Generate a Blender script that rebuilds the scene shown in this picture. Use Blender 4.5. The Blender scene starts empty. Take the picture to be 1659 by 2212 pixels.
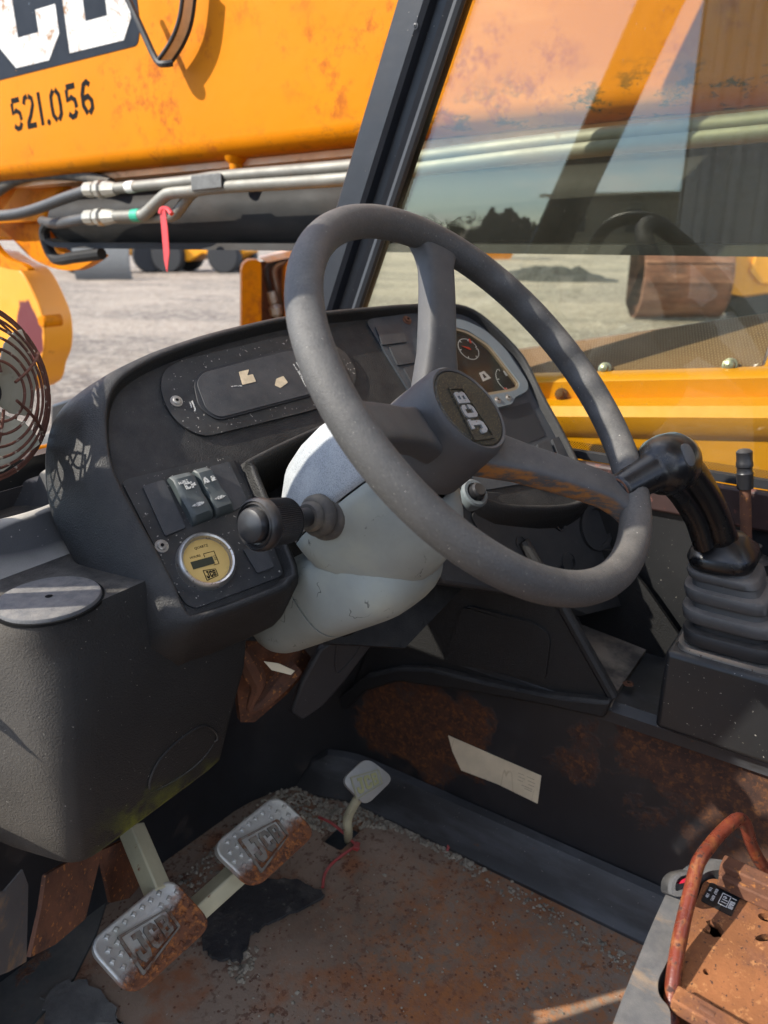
import bpy, math, random
from mathutils import Vector as V, Matrix, noise as mnoise
from mathutils.geometry import tessellate_polygon
random.seed(4)
S = bpy.context.scene
COL = S.collection
# ------------------------------------------------------------------ camera
EYE = V((0, 0, 1.75))
F, CX, CY = 1662.0, 829.5, 1106.0            # focal length and centre, for a 1659 x 2212 reading of the photograph
PITCH, YAW = math.radians(20.3), math.radians(56)
cam = bpy.data.cameras.new('camera'); camo = bpy.data.objects.new('camera', cam); COL.objects.link(camo)
camo.location = EYE; camo.rotation_euler = (math.pi / 2 - PITCH, 0, -YAW)
cam.sensor_fit = 'VERTICAL'; cam.sensor_height = 24; cam.lens = 24 * F / 2212
cam.clip_start = 0.02; cam.clip_end = 2000
cam.dof.use_dof = True; cam.dof.focus_distance = 0.72; cam.dof.aperture_fstop = 5
S.camera = camo
# ------------------------------------------------------------------ light
SUN_EL, SUN_AZ = math.radians(37.3), math.atan2(-1.0, 0.85)   # azimuth from +Y towards +X
sdir = V((math.sin(SUN_AZ) * math.cos(SUN_EL), math.cos(SUN_AZ) * math.cos(SUN_EL), math.sin(SUN_EL)))
w = bpy.data.worlds.new('World'); S.world = w; w.use_nodes = True
nt = w.node_tree; nt.nodes.clear()
out = nt.nodes.new('ShaderNodeOutputWorld'); bg = nt.nodes.new('ShaderNodeBackground')
sky = nt.nodes.new('ShaderNodeTexSky'); sky.sky_type = 'NISHITA'; sky.sun_disc = False
sky.sun_elevation = SUN_EL; sky.sun_rotation = SUN_AZ; sky.altitude = 2500; sky.dust_density = 0.0; sky.ozone_density = 3.5; sky.air_density = 1
tc = nt.nodes.new('ShaderNodeTexCoord'); mp = nt.nodes.new('ShaderNodeMapping'); mp.inputs['Scale'].default_value = (1, 1, 5.5)
no = nt.nodes.new('ShaderNodeTexNoise'); no.inputs['Scale'].default_value = 2.6; no.inputs['Detail'].default_value = 9; no.inputs['Roughness'].default_value = .58
rp = nt.nodes.new('ShaderNodeValToRGB'); rp.color_ramp.elements[0].position = .47; rp.color_ramp.elements[1].position = .66
mx = nt.nodes.new('ShaderNodeMix'); mx.data_type = 'RGBA'; mx.inputs[7].default_value = (10, 10, 10.2, 1)
nt.links.new(tc.outputs['Generated'], mp.inputs[0]); nt.links.new(mp.outputs[0], no.inputs['Vector']); nt.links.new(no.outputs[0], rp.inputs[0])
nt.links.new(rp.outputs[0], mx.inputs[0]); nt.links.new(sky.outputs[0], mx.inputs[6]); nt.links.new(mx.outputs[2], bg.inputs[0])
nt.links.new(bg.outputs[0], out.inputs[0]); bg.inputs[1].default_value = 0.15
sl = bpy.data.lights.new('sun', 'SUN'); sl.energy = 3.1; sl.angle = math.radians(.53); sl.color = (1, .94, .83)
so = bpy.data.objects.new('sun', sl); COL.objects.link(so); so.location = (-20, 12, 25)
so.rotation_euler = sdir.to_track_quat('Z', 'Y').to_euler()
vs = S.view_settings; vs.view_transform = 'Standard'; vs.look = 'None'; vs.exposure = 1.35; vs.gamma = 1; vs.use_curve_mapping = False
S.render.engine = 'CYCLES'; S.cycles.use_denoising = True; S.cycles.max_bounces = 10; S.cycles.transparent_max_bounces = 16
S.cycles.sample_clamp_indirect = 8; S.cycles.caustics_reflective = False; S.cycles.caustics_refractive = False
# ------------------------------------------------------------------ rays of the camera meeting real planes
FH = V((math.sin(YAW), math.cos(YAW), 0)); RH = V((math.cos(YAW), -math.sin(YAW), 0)); ZZ = V((0, 0, 1))
FW = FH * math.cos(PITCH) - ZZ * math.sin(PITCH); UP = FH * math.sin(PITCH) + ZZ * math.cos(PITCH)
def ray(px, py): return FW + RH * ((px - CX) / F) - UP * ((py - CY) / F)
def P(px, py, t): return EYE + ray(px, py) * t
def onp(px, py, n, o):
    d = ray(px, py); return EYE + d * (n.dot(o - EYE) / n.dot(d))
def PX(px, py, x): return onp(px, py, V((1, 0, 0)), V((x, 0, 0)))
def PY(px, py, y): return onp(px, py, V((0, 1, 0)), V((0, y, 0)))
def PZ(px, py, z): return onp(px, py, V((0, 0, 1)), V((0, 0, z)))
class Fr:
    def __init__(s, o, x, y):
        s.o = V(o); s.x = V(x).normalized(); s.z = s.x.cross(V(y)).normalized(); s.y = s.z.cross(s.x)
    def p(s, u, v, h=0): return s.o + s.x * u + s.y * v + s.z * h
    def uv(s, px, py, h=0):
        q = onp(px, py, s.z, s.o + s.z * h) - s.o; return (q.dot(s.x), q.dot(s.y))
    def uvs(s, pts, h=0): return [s.uv(a, b, h) for a, b in pts]
    def at(s, u, v, h=0, ang=0):
        c, q = math.cos(ang), math.sin(ang); return Fr(s.p(u, v, h), s.x * c + s.y * q, s.y * c - s.x * q)
# ------------------------------------------------------------------ materials
class NB:
    def __init__(s, m):
        s.t = m.node_tree; s.n = s.t.nodes; s.l = s.t.links
        s.pos = s.n.new('ShaderNodeNewGeometry'); s.P = s.pos.outputs['Position']; s.N = s.pos.outputs['Normal']
    def lk(s, sock, v):
        if hasattr(v, 'is_linked') or isinstance(v, bpy.types.NodeSocket): s.l.new(v, sock)
        else: sock.default_value = v
    def noise(s, scale, detail=4, rough=.55, stretch=None, vec=None):
        vec = vec or s.P
        if stretch:
            m = s.n.new('ShaderNodeMapping'); m.inputs['Scale'].default_value = stretch; s.l.new(vec, m.inputs[0]); vec = m.outputs[0]
        n = s.n.new('ShaderNodeTexNoise'); n.inputs['Scale'].default_value = scale; n.inputs['Detail'].default_value = detail; n.inputs['Roughness'].default_value = rough
        s.l.new(vec, n.inputs['Vector']); return n.outputs[0]
    def voro(s, scale, feature='F1', stretch=None):
        vec = s.P
        if stretch:
            m = s.n.new('ShaderNodeMapping'); m.inputs['Scale'].default_value = stretch; s.l.new(vec, m.inputs[0]); vec = m.outputs[0]
        n = s.n.new('ShaderNodeTexVoronoi'); n.feature = feature; n.inputs['Scale'].default_value = scale; s.l.new(vec, n.inputs['Vector']); return n.outputs['Distance']
    def ma(s, op, a, b=0.0, c=0.0):
        n = s.n.new('ShaderNodeMath'); n.operation = op; n.use_clamp = False
        s.lk(n.inputs[0], a); s.lk(n.inputs[1], b)
        if op in ('MULTIPLY_ADD',): s.lk(n.inputs[2], c)
        return n.outputs[0]
    def step(s, v, lo, hi, a=0.0, b=1.0):
        n = s.n.new('ShaderNodeMapRange'); n.inputs[1].default_value = lo; n.inputs[2].default_value = hi; n.inputs[3].default_value = a; n.inputs[4].default_value = b
        n.clamp = True; s.lk(n.inputs[0], v); return n.outputs[0]
    def blob(s, c, r, ns=30, amp=.5, soft=.08, stretch=(1, 1, 1)):
        m = s.n.new('ShaderNodeMapping'); m.vector_type = 'POINT'
        m.inputs['Location'].default_value = tuple(-a * b for a, b in zip(c, stretch)); m.inputs['Scale'].default_value = stretch; s.l.new(s.P, m.inputs[0])
        ln = s.n.new('ShaderNodeVectorMath'); ln.operation = 'LENGTH'; s.l.new(m.outputs[0], ln.inputs[0])
        d = s.ma('DIVIDE', ln.outputs['Value'], r)
        d = s.ma('MULTIPLY_ADD', s.noise(ns, 6, .62), amp * 2, s.ma('SUBTRACT', d, amp))
        return s.step(d, 1 + soft, 1 - soft)
    def plane(s, n, o, ns=40, amp=.02, soft=.003):          # 1 on the side the normal points to, ragged edge
        dt = s.n.new('ShaderNodeVectorMath'); dt.operation = 'DOT_PRODUCT'; s.l.new(s.P, dt.inputs[0]); dt.inputs[1].default_value = tuple(n)
        d = s.ma('SUBTRACT', dt.outputs['Value'], V(n).dot(V(o)))
        d = s.ma('MULTIPLY_ADD', s.noise(ns, 6, .65), amp * 2, s.ma('SUBTRACT', d, amp)); return s.step(d, -soft, soft)
    def upz(s, lo, hi):
        sp = s.n.new('ShaderNodeSeparateXYZ'); s.l.new(s.N, sp.inputs[0]); return s.step(sp.outputs[2], lo, hi)
    def sidex(s, lo, hi):
        sp = s.n.new('ShaderNodeSeparateXYZ'); s.l.new(s.N, sp.inputs[0]); return s.step(sp.outputs[0], lo, hi)
    def xyz(s):
        sp = s.n.new('ShaderNodeSeparateXYZ'); s.l.new(s.P, sp.inputs[0]); return sp.outputs
    def mul(s, *a):
        r = a[0]
        for b in a[1:]: r = s.ma('MULTIPLY', r, b)
        return r
    def mx(s, f, a, b):
        n = s.n.new('ShaderNodeMix'); n.data_type = 'RGBA'; s.lk(n.inputs[0], f)
        for i, c in ((6, a), (7, b)):
            if isinstance(c, tuple): n.inputs[i].default_value = c + (1,)
            else: s.l.new(c, n.inputs[i])
        return n.outputs[2]
    def mf(s, f, a, b):
        n = s.n.new('ShaderNodeMix'); n.data_type = 'FLOAT'; s.lk(n.inputs[0], f); s.lk(n.inputs[2], a); s.lk(n.inputs[3], b); return n.outputs[0]
def M(name, base, rough=.5, metal=0., var=.15, vs=12, bump=None, layers=None, spec=.5, coat=0.):
    """layers: function(nb) -> list of (mask, colour, roughness, metallic); bump: list of (scale, distance, detail)"""
    m = bpy.data.materials.new(name); m.use_nodes = True; m.node_tree.nodes.clear(); nb = NB(m)
    b = nb.n.new('ShaderNodeBsdfPrincipled'); o = nb.n.new('ShaderNodeOutputMaterial'); nb.l.new(b.outputs[0], o.inputs[0])
    v = nb.step(nb.noise(vs, 5, .6), .3, .7)
    c = nb.mx(v, tuple(x * (1 - var) for x in base), tuple(min(1, x * (1 + var)) for x in base))
    r = nb.ma('ADD', rough, nb.ma('MULTIPLY', nb.ma('SUBTRACT', nb.noise(vs * 2.3, 4), .5), .25)); me = metal
    hb = []
    for L in (layers(nb) if layers else []):
        mk_, col, ro, mt = L[:4]
        c = nb.mx(mk_, c, col); r = nb.mf(mk_, r, ro); me = nb.mf(mk_, me, mt)
        if len(L) > 4: hb.append((mk_, L[4]))
    nb.l.new(c, b.inputs['Base Color']); nb.lk(b.inputs['Roughness'], r); nb.lk(b.inputs['Metallic'], me)
    b.inputs['Specular IOR Level'].default_value = spec; b.inputs['Coat Weight'].default_value = coat
    prev = None
    for it in (bump or []):
        h = nb.noise(it[0], it[2] if len(it) > 2 else 3, .6); bn = nb.n.new('ShaderNodeBump'); bn.inputs['Strength'].default_value = 1; bn.inputs['Distance'].default_value = it[1]
        nb.l.new(h, bn.inputs['Height'])
        if prev: nb.l.new(prev, bn.inputs['Normal'])
        prev = bn.outputs[0]
    for h, d in hb:
        bn = nb.n.new('ShaderNodeBump'); bn.inputs['Strength'].default_value = 1; bn.inputs['Distance'].default_value = d; nb.l.new(h, bn.inputs['Height'])
        if prev: nb.l.new(prev, bn.inputs['Normal'])
        prev = bn.outputs[0]
    if prev: nb.l.new(prev, b.inputs['Normal'])
    return m
RUST = (.17, .062, .025); RUSTD = (.07, .028, .016); RUSTO = (.36, .125, .03); DUST = (.30, .27, .235)
def rustmix(nb, mask, bd=.0006):                             # rust with its own light and dark
    a = nb.step(nb.noise(55, 7, .7), .38, .62); bb = nb.step(nb.noise(160, 5, .7), .5, .66)
    return [(mask, RUST, .85, 0, bd), (nb.mul(mask, a), RUSTD, .85, 0), (nb.mul(mask, bb), RUSTO, .9, 0)]
def dusty(nb, amt=.6, lo=.15, hi=.95, sc=40):
    return (nb.mul(nb.upz(lo, hi), nb.step(nb.noise(sc, 8, .7), .3, .75), amt), DUST, .95, 0)
def specks(nb, sc=700, th=.72, amt=.8):
    return (nb.mul(nb.step(nb.noise(sc, 2, .5), th, th + .05), amt), (.5, .46, .4), .9, 0)
def scratch(nb, sc=16, a=.012, col=(.02, .02, .022), amt=.8, stretch=(1, 3.2, .5), th=.55):
    d = nb.ma('ABSOLUTE', nb.ma('SUBTRACT', nb.noise(sc, 3, .5, stretch), .5))
    return (nb.mul(nb.step(d, a, a * .3), nb.step(nb.noise(sc * .8, 2), th, th + .06), amt), col, .7, 0)
PL = M('black_grained_plastic', (.0125, .0124, .0125), .52, spec=.36, bump=[(700, .0007, 2), (200, .0002)], layers=lambda nb: [dusty(nb, .18), specks(nb, 600, .75, .5)])
PLG = M('weathered_grey_plastic', (.034, .033, .033), .62, var=.2, vs=25, bump=[(1700, .0003, 2)], layers=lambda nb: [dusty(nb, .38, -.1, .95, 60), specks(nb, 500, .73, .5)])
PLS = M('smooth_black_plastic', (.030, .031, .033), .48, spec=.35, bump=[(90, .0001)], layers=lambda nb: [dusty(nb, .25), specks(nb, 500, .75, .6)])
PLW = M('dusty_wheel_plastic', (.058, .0565, .055), .62, var=.16, vs=18, bump=[(900, .0004, 2), (90, .0002)], layers=lambda nb: [dusty(nb, .35, .0, 1, 35), (nb.step(nb.noise(420, 3, .6), .5, .62, 0, .25), (.035, .034, .033), .7, 0), (nb.step(nb.noise(430, 2, .5), .64, .7, 0, .22), (.2, .19, .17), .9, 0), specks(nb, 500, .72, .7)])
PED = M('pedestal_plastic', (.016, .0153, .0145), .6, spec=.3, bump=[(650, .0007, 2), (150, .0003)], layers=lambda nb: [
    (nb.mul(nb.sidex(-.35, -.85), nb.step(nb.noise(14, 6, .6), .2, .7, .55, .95)), (.085, .076, .066), .9, 0), dusty(nb, .35, .5, .98), specks(nb, 450, .73, .6),  # side towards the doorway paler: dust tone with sunlight painted in
    (nb.mul(nb.plane((-.12, 0, -1), (.33, .48, 1.277), 30, .03, .015), nb.step(nb.noise(38, 6, .7), .42, .6), nb.step(nb.xyz()[0], .272, .31), .75), (.15, .165, .02), .9, 0)])
PANEL = M('chipped_panel_paint', (.016, .017, .019), .38, layers=lambda nb: [specks(nb, 330, .67, .7), (nb.step(nb.noise(75, 7, .7), .64, .68), (.10, .085, .07), .8, 0), (nb.step(nb.noise(42, 6, .7), .69, .7), RUST, .85, 0), dusty(nb, .22, .4, 1)], bump=[(400, .00015)])
BLANK = M('blanking_plate_plastic', (.026, .028, .032), .5, bump=[(900, .0002)], layers=lambda nb: [specks(nb, 600, .74, .5), dusty(nb, .3, .4, 1)])
ROCK = M('rocker_grey_plastic', (.05, .062, .064), .5, bump=[(900, .0001)], layers=lambda nb: [dusty(nb, .3, .3, 1), specks(nb, 500, .72, .6)])
WORN = M('worn_white_print', (.5, .49, .45), .7, layers=lambda nb: [(nb.step(nb.noise(600, 4), .52, .56), (.1, .1, .1), .7, 0)])
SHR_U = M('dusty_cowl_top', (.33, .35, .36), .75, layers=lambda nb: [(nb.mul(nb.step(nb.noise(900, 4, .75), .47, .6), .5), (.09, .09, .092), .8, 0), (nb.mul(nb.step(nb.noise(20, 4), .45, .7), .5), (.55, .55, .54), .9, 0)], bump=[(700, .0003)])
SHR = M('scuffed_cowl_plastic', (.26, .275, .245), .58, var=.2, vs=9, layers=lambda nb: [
    (nb.step(nb.noise(7, 3), .45, .7, 0, .5), (.20, .235, .255), .6, 0), (nb.step(nb.noise(13, 4), .52, .75, 0, .5), (.43, .41, .29), .7, 0),
    scratch(nb, 34, .010, amt=.8, stretch=(3, .7, .8), th=.6), scratch(nb, 27, .007, stretch=(.6, 2.5, 1.4), amt=.7, th=.66), (nb.mul(nb.step(nb.noise(60, 5, .7), .66, .7), .8), (.03, .03, .03), .7, 0)], bump=[(160, .0002)])
KEYB = M('stalk_black_plastic', (.013, .013, .015), .38, layers=lambda nb: [dusty(nb, .3, .2, 1)])
JOYB = M('glossy_black_grip', (.006, .006, .007), .27, spec=.5, layers=lambda nb: [dusty(nb, .12, .5, 1), specks(nb, 500, .76, .4)])
BOOT = M('dusty_rubber', (.05, .045, .04), .8, layers=lambda nb: [(nb.step(nb.noise(60, 5), .4, .7, 0, .55), (.2, .165, .115), .95, 0), dusty(nb, .4, .0, 1)])
RUB = M('grey_rubber_boot', (.052, .053, .054), .55, layers=lambda nb: [dusty(nb, .65, .1, .9, 20), specks(nb, 500, .74)])
RUBB = M('black_rubber', (.012, .012, .013), .6, layers=lambda nb: [dusty(nb, .3, .2, 1)])
STEEL = M('bright_steel', (.38, .36, .33), .38, .8, layers=lambda nb: [(nb.step(nb.noise(200, 5), .6, .7), (.12, .08, .06), .8, 0)])
CHROME = M('worn_bezel_metal', (.5, .48, .45), .38, .9, layers=lambda nb: [(nb.step(nb.noise(260, 5), .6, .66), (.16, .13, .1), .8, 0)])
GOLD = M('yellowed_dial', (.62, .41, .13), .5, var=.1)
INK = M('black_print', (.008, .008, .008), .85, spec=.1)
LCD = M('dark_display', (.045, .05, .035), .18)
WHITEP = M('white_print', (.72, .72, .7), .6)
GREYB = M('grey_bezel', (.13, .155, .165), .5, layers=lambda nb: [dusty(nb, .4, .3, 1)])
GAUGE = M('gauge_face', (.013, .013, .013), .4, layers=lambda nb: [specks(nb, 400, .74, .3)])
TAN = M('tan_gauge_edge', (.22, .165, .10), .6)
REDN = M('red_needle', (.7, .05, .015), .5)
CREAM = M('exposed_cream_foam', (.58, .46, .3), .85, var=.2, vs=120)
BLUEP = M('cluster_panel_plastic', (.024, .03, .038), .5, bump=[(1000, .0002)], layers=lambda nb: [dusty(nb, .35, .3, 1), specks(nb, 500, .74, .5)])
WPC = V((.55, .28, 1.62))
SPK = M('spoke_plastic', (.05, .049, .05), .6, bump=[(1500, .0003, 2)], layers=lambda nb: [dusty(nb, .3, 0, 1), specks(nb, 700, .73, .5)])
SPKR = M('rust_smeared_spoke_plastic', (.05, .049, .05), .6, bump=[(1500, .0003, 2)], layers=lambda nb: [dusty(nb, .3, 0, 1), specks(nb, 700, .73, .5),
    (nb.mul(nb.upz(.25, -.35), nb.step(nb.noise(50, 6, .7, (1, 1, 3)), .43, .57), .85), (.29, .115, .02), .9, 0)])
EMB = M('dusty_emblem_face', (.016, .015, .012), .55, layers=lambda nb: [(nb.mul(nb.step(nb.noise(1300, 3, .6), .55, .66), .75), (.33, .26, .13), .9, 0)], bump=[(1200, .0003)])
EMBL = M('emblem_silver', (.36, .37, .37), .5, .3, layers=lambda nb: [(nb.step(nb.noise(300, 5), .6, .68), (.16, .09, .03), .85, 0)])
ORG = M('faded_orange_paint', (.57, .182, .0), .55, var=.06, vs=3, spec=.1, layers=lambda nb: [
    (nb.mul(nb.step(nb.ma('ADD', nb.xyz()[2], nb.ma('MULTIPLY', nb.xyz()[1], .0248)), 1.99, 1.93), nb.step(nb.noise(34, 8, .75, (1, .5, 1)), .52, .60), nb.step(nb.xyz()[1], 1.0, .5, .25, 1)), (.045, .05, .018), .9, 0),
    (nb.mul(nb.step(nb.noise(4.2, 4), .49, .58), nb.step(nb.noise(24, 9, .75), .50, .62), .72), (.28, .06, .012), .7, 0),
    (nb.step(nb.noise(45, 6, .7), .735, .75), (.05, .03, .02), .8, 0)], bump=[(5, .003), (60, .0004)])
ORGB = M('bounce_lit_orange_paint', (.80, .40, .16), .5, var=.25, vs=8, layers=lambda nb: [(nb.step(nb.noise(14, 6, .6, (1, .25, 1)), .45, .6, 0, .75), (.80, .64, .5), .8, 0), (nb.step(nb.noise(30, 6, .7, (1, .3, 1)), .6, .66, 0, .5), RUST, .8, 0)])  # base lightened to paint in light bounced up from the gravel
YEL = M('yellow_engine_cover_paint', (.74, .29, .0), .42, var=.05, vs=6, layers=lambda nb: [(nb.step(nb.noise(60, 6, .7), .70, .75), (.2, .08, .02), .8, 0), (nb.mul(nb.step(nb.noise(9, 5), .5, .7), .3), (.55, .2, .01), .6, 0)], bump=[(10, .0015)])
DECB = M('decal_navy', (.012, .017, .026), .75, spec=.15, layers=lambda nb: [(nb.step(nb.noise(70, 7, .7), .67, .7), (.24, .29, .36), .7, 0), (nb.step(nb.noise(50, 7, .7), .7, .72), (.5, .2, .02), .7, 0)])
DECW = M('decal_white_crazed', (.56, .55, .525), .75, spec=.2, layers=lambda nb: [(nb.step(nb.voro(42, 'DISTANCE_TO_EDGE'), .05, .02, 0, .75), (.36, .30, .25), .8, 0), (nb.step(nb.noise(22, 8, .75), .55, .62), (.30, .17, .09), .8, 0)])
BLK = M('black_frame_paint', (.011, .0125, .017), .42, layers=lambda nb: [specks(nb, 300, .75, .5), (nb.step(nb.noise(14, 6, .7), .74, .75), (.35, .35, .36), .7, 0), dusty(nb, .2, .3, 1)], bump=[(40, .0003)])
BLKS = M('satin_black_sheet', (.016, .0165, .0175), .38, spec=.4, layers=lambda nb: [specks(nb, 350, .72, .6), dusty(nb, .25, .5, 1)], bump=[(22, .0006)])
SEALM = M('rubber_seal', (.02, .021, .024), .5)
CYL = M('black_boom_paint', (.009, .0085, .008), .62, var=.4, vs=6, layers=lambda nb: [(nb.step(nb.noise(5, 6, .7, (1, .5, 1.5)), .45, .75, 0, .55), (.05, .038, .03), .85, 0)], bump=[(12, .002)], spec=.25)
ZINC = M('zinc_pipe', (.20, .19, .165), .62, .6, var=.2, vs=14, layers=lambda nb: [(nb.step(nb.noise(30, 6, .7), .6, .72, 0, .7), (.2, .12, .06), .8, 0)])
FIT = M('zinc_fitting', (.36, .34, .29), .45, .5, layers=lambda nb: [(nb.step(nb.noise(60, 5), .55, .7, 0, .6), (.22, .17, .11), .8, 0)])
HOSE = M('hose_rubber', (.03, .03, .031), .55, layers=lambda nb: [dusty(nb, .45, .2, 1, 20)])
GRNT = M('green_tape', (.02, .33, .2), .55); WHT = M('white_tape', (.7, .68, .63), .6)
REDR = M('red_ribbon', (.62, .045, .05), .55)
REDZ = M('red_cable_tie', (.32, .03, .03), .6, layers=lambda nb: [dusty(nb, .4, 0, 1, 60)])
PAPER = M('old_paper_label', (.66, .57, .40), .8, var=.12, vs=25, layers=lambda nb: [(nb.step(nb.noise(9, 3), .5, .8, 0, .4), (.5, .38, .2), .8, 0), scratch(nb, 20, .006, (.42, .33, .2), .6, (1, 1, .2), .4)])
FADEI = M('faded_print', (.36, .31, .22), .8)
FLOOR = M('rusted_floor_steel', (.21, .15, .108), .7, var=.3, vs=7, bump=[(45, .0012, 6), (260, .0005, 4)], layers=lambda nb: [
    (nb.step(nb.noise(5, 6, .6), .42, .62, 0, .75), (.25, .19, .142), .75, 0), (nb.step(nb.noise(8.5, 8, .7), .5, .62, 0, .85), (.26, .10, .04), .85, 0),
    (nb.mul(nb.step(nb.noise(120, 5, .6), .54, .62), nb.step(nb.noise(6, 4), .42, .6), .85), (.085, .03, .016), .9, 0, .0006), (nb.mul(nb.blob((.57, .20, .93), .22, 9, .5, .4), nb.step(nb.noise(70, 8, .75), .45, .58), .72), (.36, .135, .04), .9, 0),
    (nb.step(nb.voro(95), .17, .12, 0, .8), (.1, .035, .018), .9, 0), specks(nb, 260, .72, .6)])
FLD = M('painted_sill_steel', (.05, .06, .062), .6, var=.35, vs=9, layers=lambda nb: rustmix(nb, nb.step(nb.noise(9, 8, .7), .56, .61)) + [dusty(nb, .5, .5, 1, 14)], bump=[(60, .0006)])
WALLM = M('black_footwell_steel', (.012, .013, .0155), .45, var=.3, vs=7, bump=[(35, .0004)], layers=lambda nb: [
    (nb.step(nb.noise(8, 5, .6, (1, 1, .4)), .5, .7, 0, .35), (.06, .058, .055), .7, 0), (nb.mul(nb.step(nb.noise(15, 8, .7), .60, .66), .5), (.04, .03, .025), .8, 0)] +
    [(q[0], tuple(c * .42 for c in q[1])) + tuple(q[2:]) for q in rustmix(nb, nb.blob((.785, .465, 1.085), .080, 15, 1.15, .14, (1, .85, 1)))] +
    [(q[0], (q[1][0] * .36, q[1][1] * .40, q[1][2] * .5)) + tuple(q[2:]) for q in rustmix(nb, nb.blob((.785, -.03, 1.17), .155, 11, 1.15, .10, (1, .62, 1.35)))])
KICK = M('scuffed_kick_strip', (.024, .0245, .026), .5, var=.3, vs=9, layers=lambda nb: [(nb.step(nb.noise(13, 6, .6, (1, .5, 2)), .48, .66, 0, .55), (.085, .09, .10), .6, 0), (nb.step(nb.noise(24, 7, .7), .66, .69), (.09, .05, .03), .85, 0), specks(nb, 300, .73, .5)], bump=[(30, .0006)])
MATR = M('torn_rubber_mat', (.018, .018, .02), .75, var=.4, vs=20, layers=lambda nb: [(nb.step(nb.noise(50, 7, .7), .58, .65, 0, .7), (.13, .12, .105), .9, 0), (nb.step(nb.noise(18, 6, .7), .5, .6, 0, .6), (.06, .055, .05), .9, 0)], bump=[(60, .002), (200, .0008)])
SLAB = M('flaking_grey_coating', (.12, .12, .115), .8, var=.3, vs=40, bump=[(150, .001)])
PEBB = M('grit_stone', (.25, .22, .17), .85, var=.6, vs=60)
PED_S = M('pedal_alloy', (.43, .435, .41), .42, .55, var=.15, vs=20, layers=lambda nb: [(nb.step(nb.noise(25, 5), .5, .7, 0, .5), (.33, .31, .22), .7, .2)], bump=[(220, .0002)])
PEDL = M('shade_darkened_raised_alloy', (.17, .155, .13), .6, .3, var=.3, vs=60, layers=lambda nb: [(nb.step(nb.noise(70, 6, .7), .5, .62), (.11, .045, .02), .85, 0)])  # dark tone paints in the shading that picks out raised letters; rust on top
def pedal_mat(name, n, o):
    return M(name, (.43, .435, .41), .42, .5, var=.15, vs=20, bump=[(240, .00025)], layers=lambda nb: [(nb.step(nb.noise(25, 5), .5, .7, 0, .5), (.33, .31, .22), .7, .2)] + rustmix(nb, nb.plane(n, o, 45, .020, .006), .00008))
ARMM = M('pedal_arm_paint', (.42, .40, .27), .6, var=.2, vs=14, layers=lambda nb: [(nb.step(nb.noise(60, 6, .7), .62, .68), RUST, .8, 0)])
RST = M('rust_plate', (.235, .088, .03), .85, var=.3, vs=16, bump=[(90, .0008, 6), (400, .0003)], layers=lambda nb: [(nb.step(nb.noise(22, 8, .72), .48, .62, 0, .8), (.14, .055, .03), .9, 0), (nb.step(nb.noise(170, 4, .7), .57, .66, 0, .8), (.42, .19, .07), .9, 0), (nb.step(nb.noise(260, 5), .62, .66), (.05, .025, .018), .9, 0)])
RSTD = M('dark_rust', (.12, .048, .024), .85, var=.35, vs=22, bump=[(120, .0008)], layers=lambda nb: [(nb.step(nb.noise(40, 7, .7), .5, .64, 0, .8), (.05, .025, .017), .9, 0), (nb.step(nb.noise(180, 5), .6, .66), (.3, .12, .035), .9, 0)])
RTUBE = M('red_rust_tube', (.15, .032, .017), .3, var=.3, vs=35, bump=[(130, .0006)], layers=lambda nb: [(nb.step(nb.noise(75, 7, .7), .5, .6, 0, .8), (.25, .085, .02), .7, 0), (nb.step(nb.noise(150, 5), .56, .64), (.045, .014, .011), .8, 0)])
RAIL = M('rust_blotched_rail', (.035, .016, .014), .6, var=.3, vs=15, layers=lambda nb: [(nb.step(nb.noise(45, 6, .7), .58, .64), (.16, .06, .045), .8, 0)])
SKIRT = M('seat_skirt_plastic', (.085, .085, .087), .7, bump=[(1400, .0003, 2)], layers=lambda nb: [(nb.mul(nb.step(nb.noise(18, 8, .7, (1, .4, 1)), .52, .66), .75), (.36, .22, .10), .95, 0), dusty(nb, .3, .3, 1, 90)])
BADGE = M('black_tag', (.012, .014, .016), .35)
FANW = M('rusty_fan_wire', (.11, .038, .022), .75, var=.4, vs=60, layers=lambda nb: [(nb.step(nb.noise(140, 4), .6, .68), (.4, .34, .26), .6, 0)], bump=[(500, .0003)])
BLADE = M('cream_fan_blade', (.50, .47, .36), .6, layers=lambda nb: [(nb.step(nb.noise(50, 7, .7), .62, .7, 0, .7), (.2, .17, .11), .8, 0)])
LIDM = M('dusty_lid_plastic', (.10, .10, .103), .7, var=.2, vs=30, bump=[(900, .0006, 2)], layers=lambda nb: [dusty(nb, .6, .5, 1, 120)])
COWL = M('dusty_cowl_plastic', (.05, .05, .052), .75, bump=[(1200, .0004, 2)], layers=lambda nb: [(nb.mul(nb.upz(.72, .97), nb.step(nb.noise(30, 5), .2, .6, .6, 1)), (.46, .43, .38), .95, 0), specks(nb, 400, .72, .6)])
LEAF = M('dead_leaf', (.3, .12, .05), .8)
GRAV = M('pale_gravel', (.30, .235, .175), .95, var=.3, vs=.35, bump=[(3.5, .10, 8), (14, .05, 6)], layers=lambda nb: [
    (nb.step(nb.noise(.42, 7, .7, (1, .5, 1)), .46, .56, 0, .8), (.15, .115, .088), .95, 0), (nb.step(nb.noise(5, 8, .78), .47, .58, 0, .75), (.44, .37, .29), .95, 0), (nb.step(nb.noise(9, 7, .8), .54, .62, 0, .8), (.13, .105, .08), .95, 0)])
DARKP = M('dark_rubble', (.035, .033, .03), .95, var=.5, vs=3)
CORR = M('corrugated_sheet', (.62, .60, .57), .55, .3, var=.12, vs=1)
SHED = M('tan_shed_sheet', (.36, .32, .22), .7, var=.1, vs=1); SHEDW = M('shed_window', (.03, .035, .04), .2)
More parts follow.
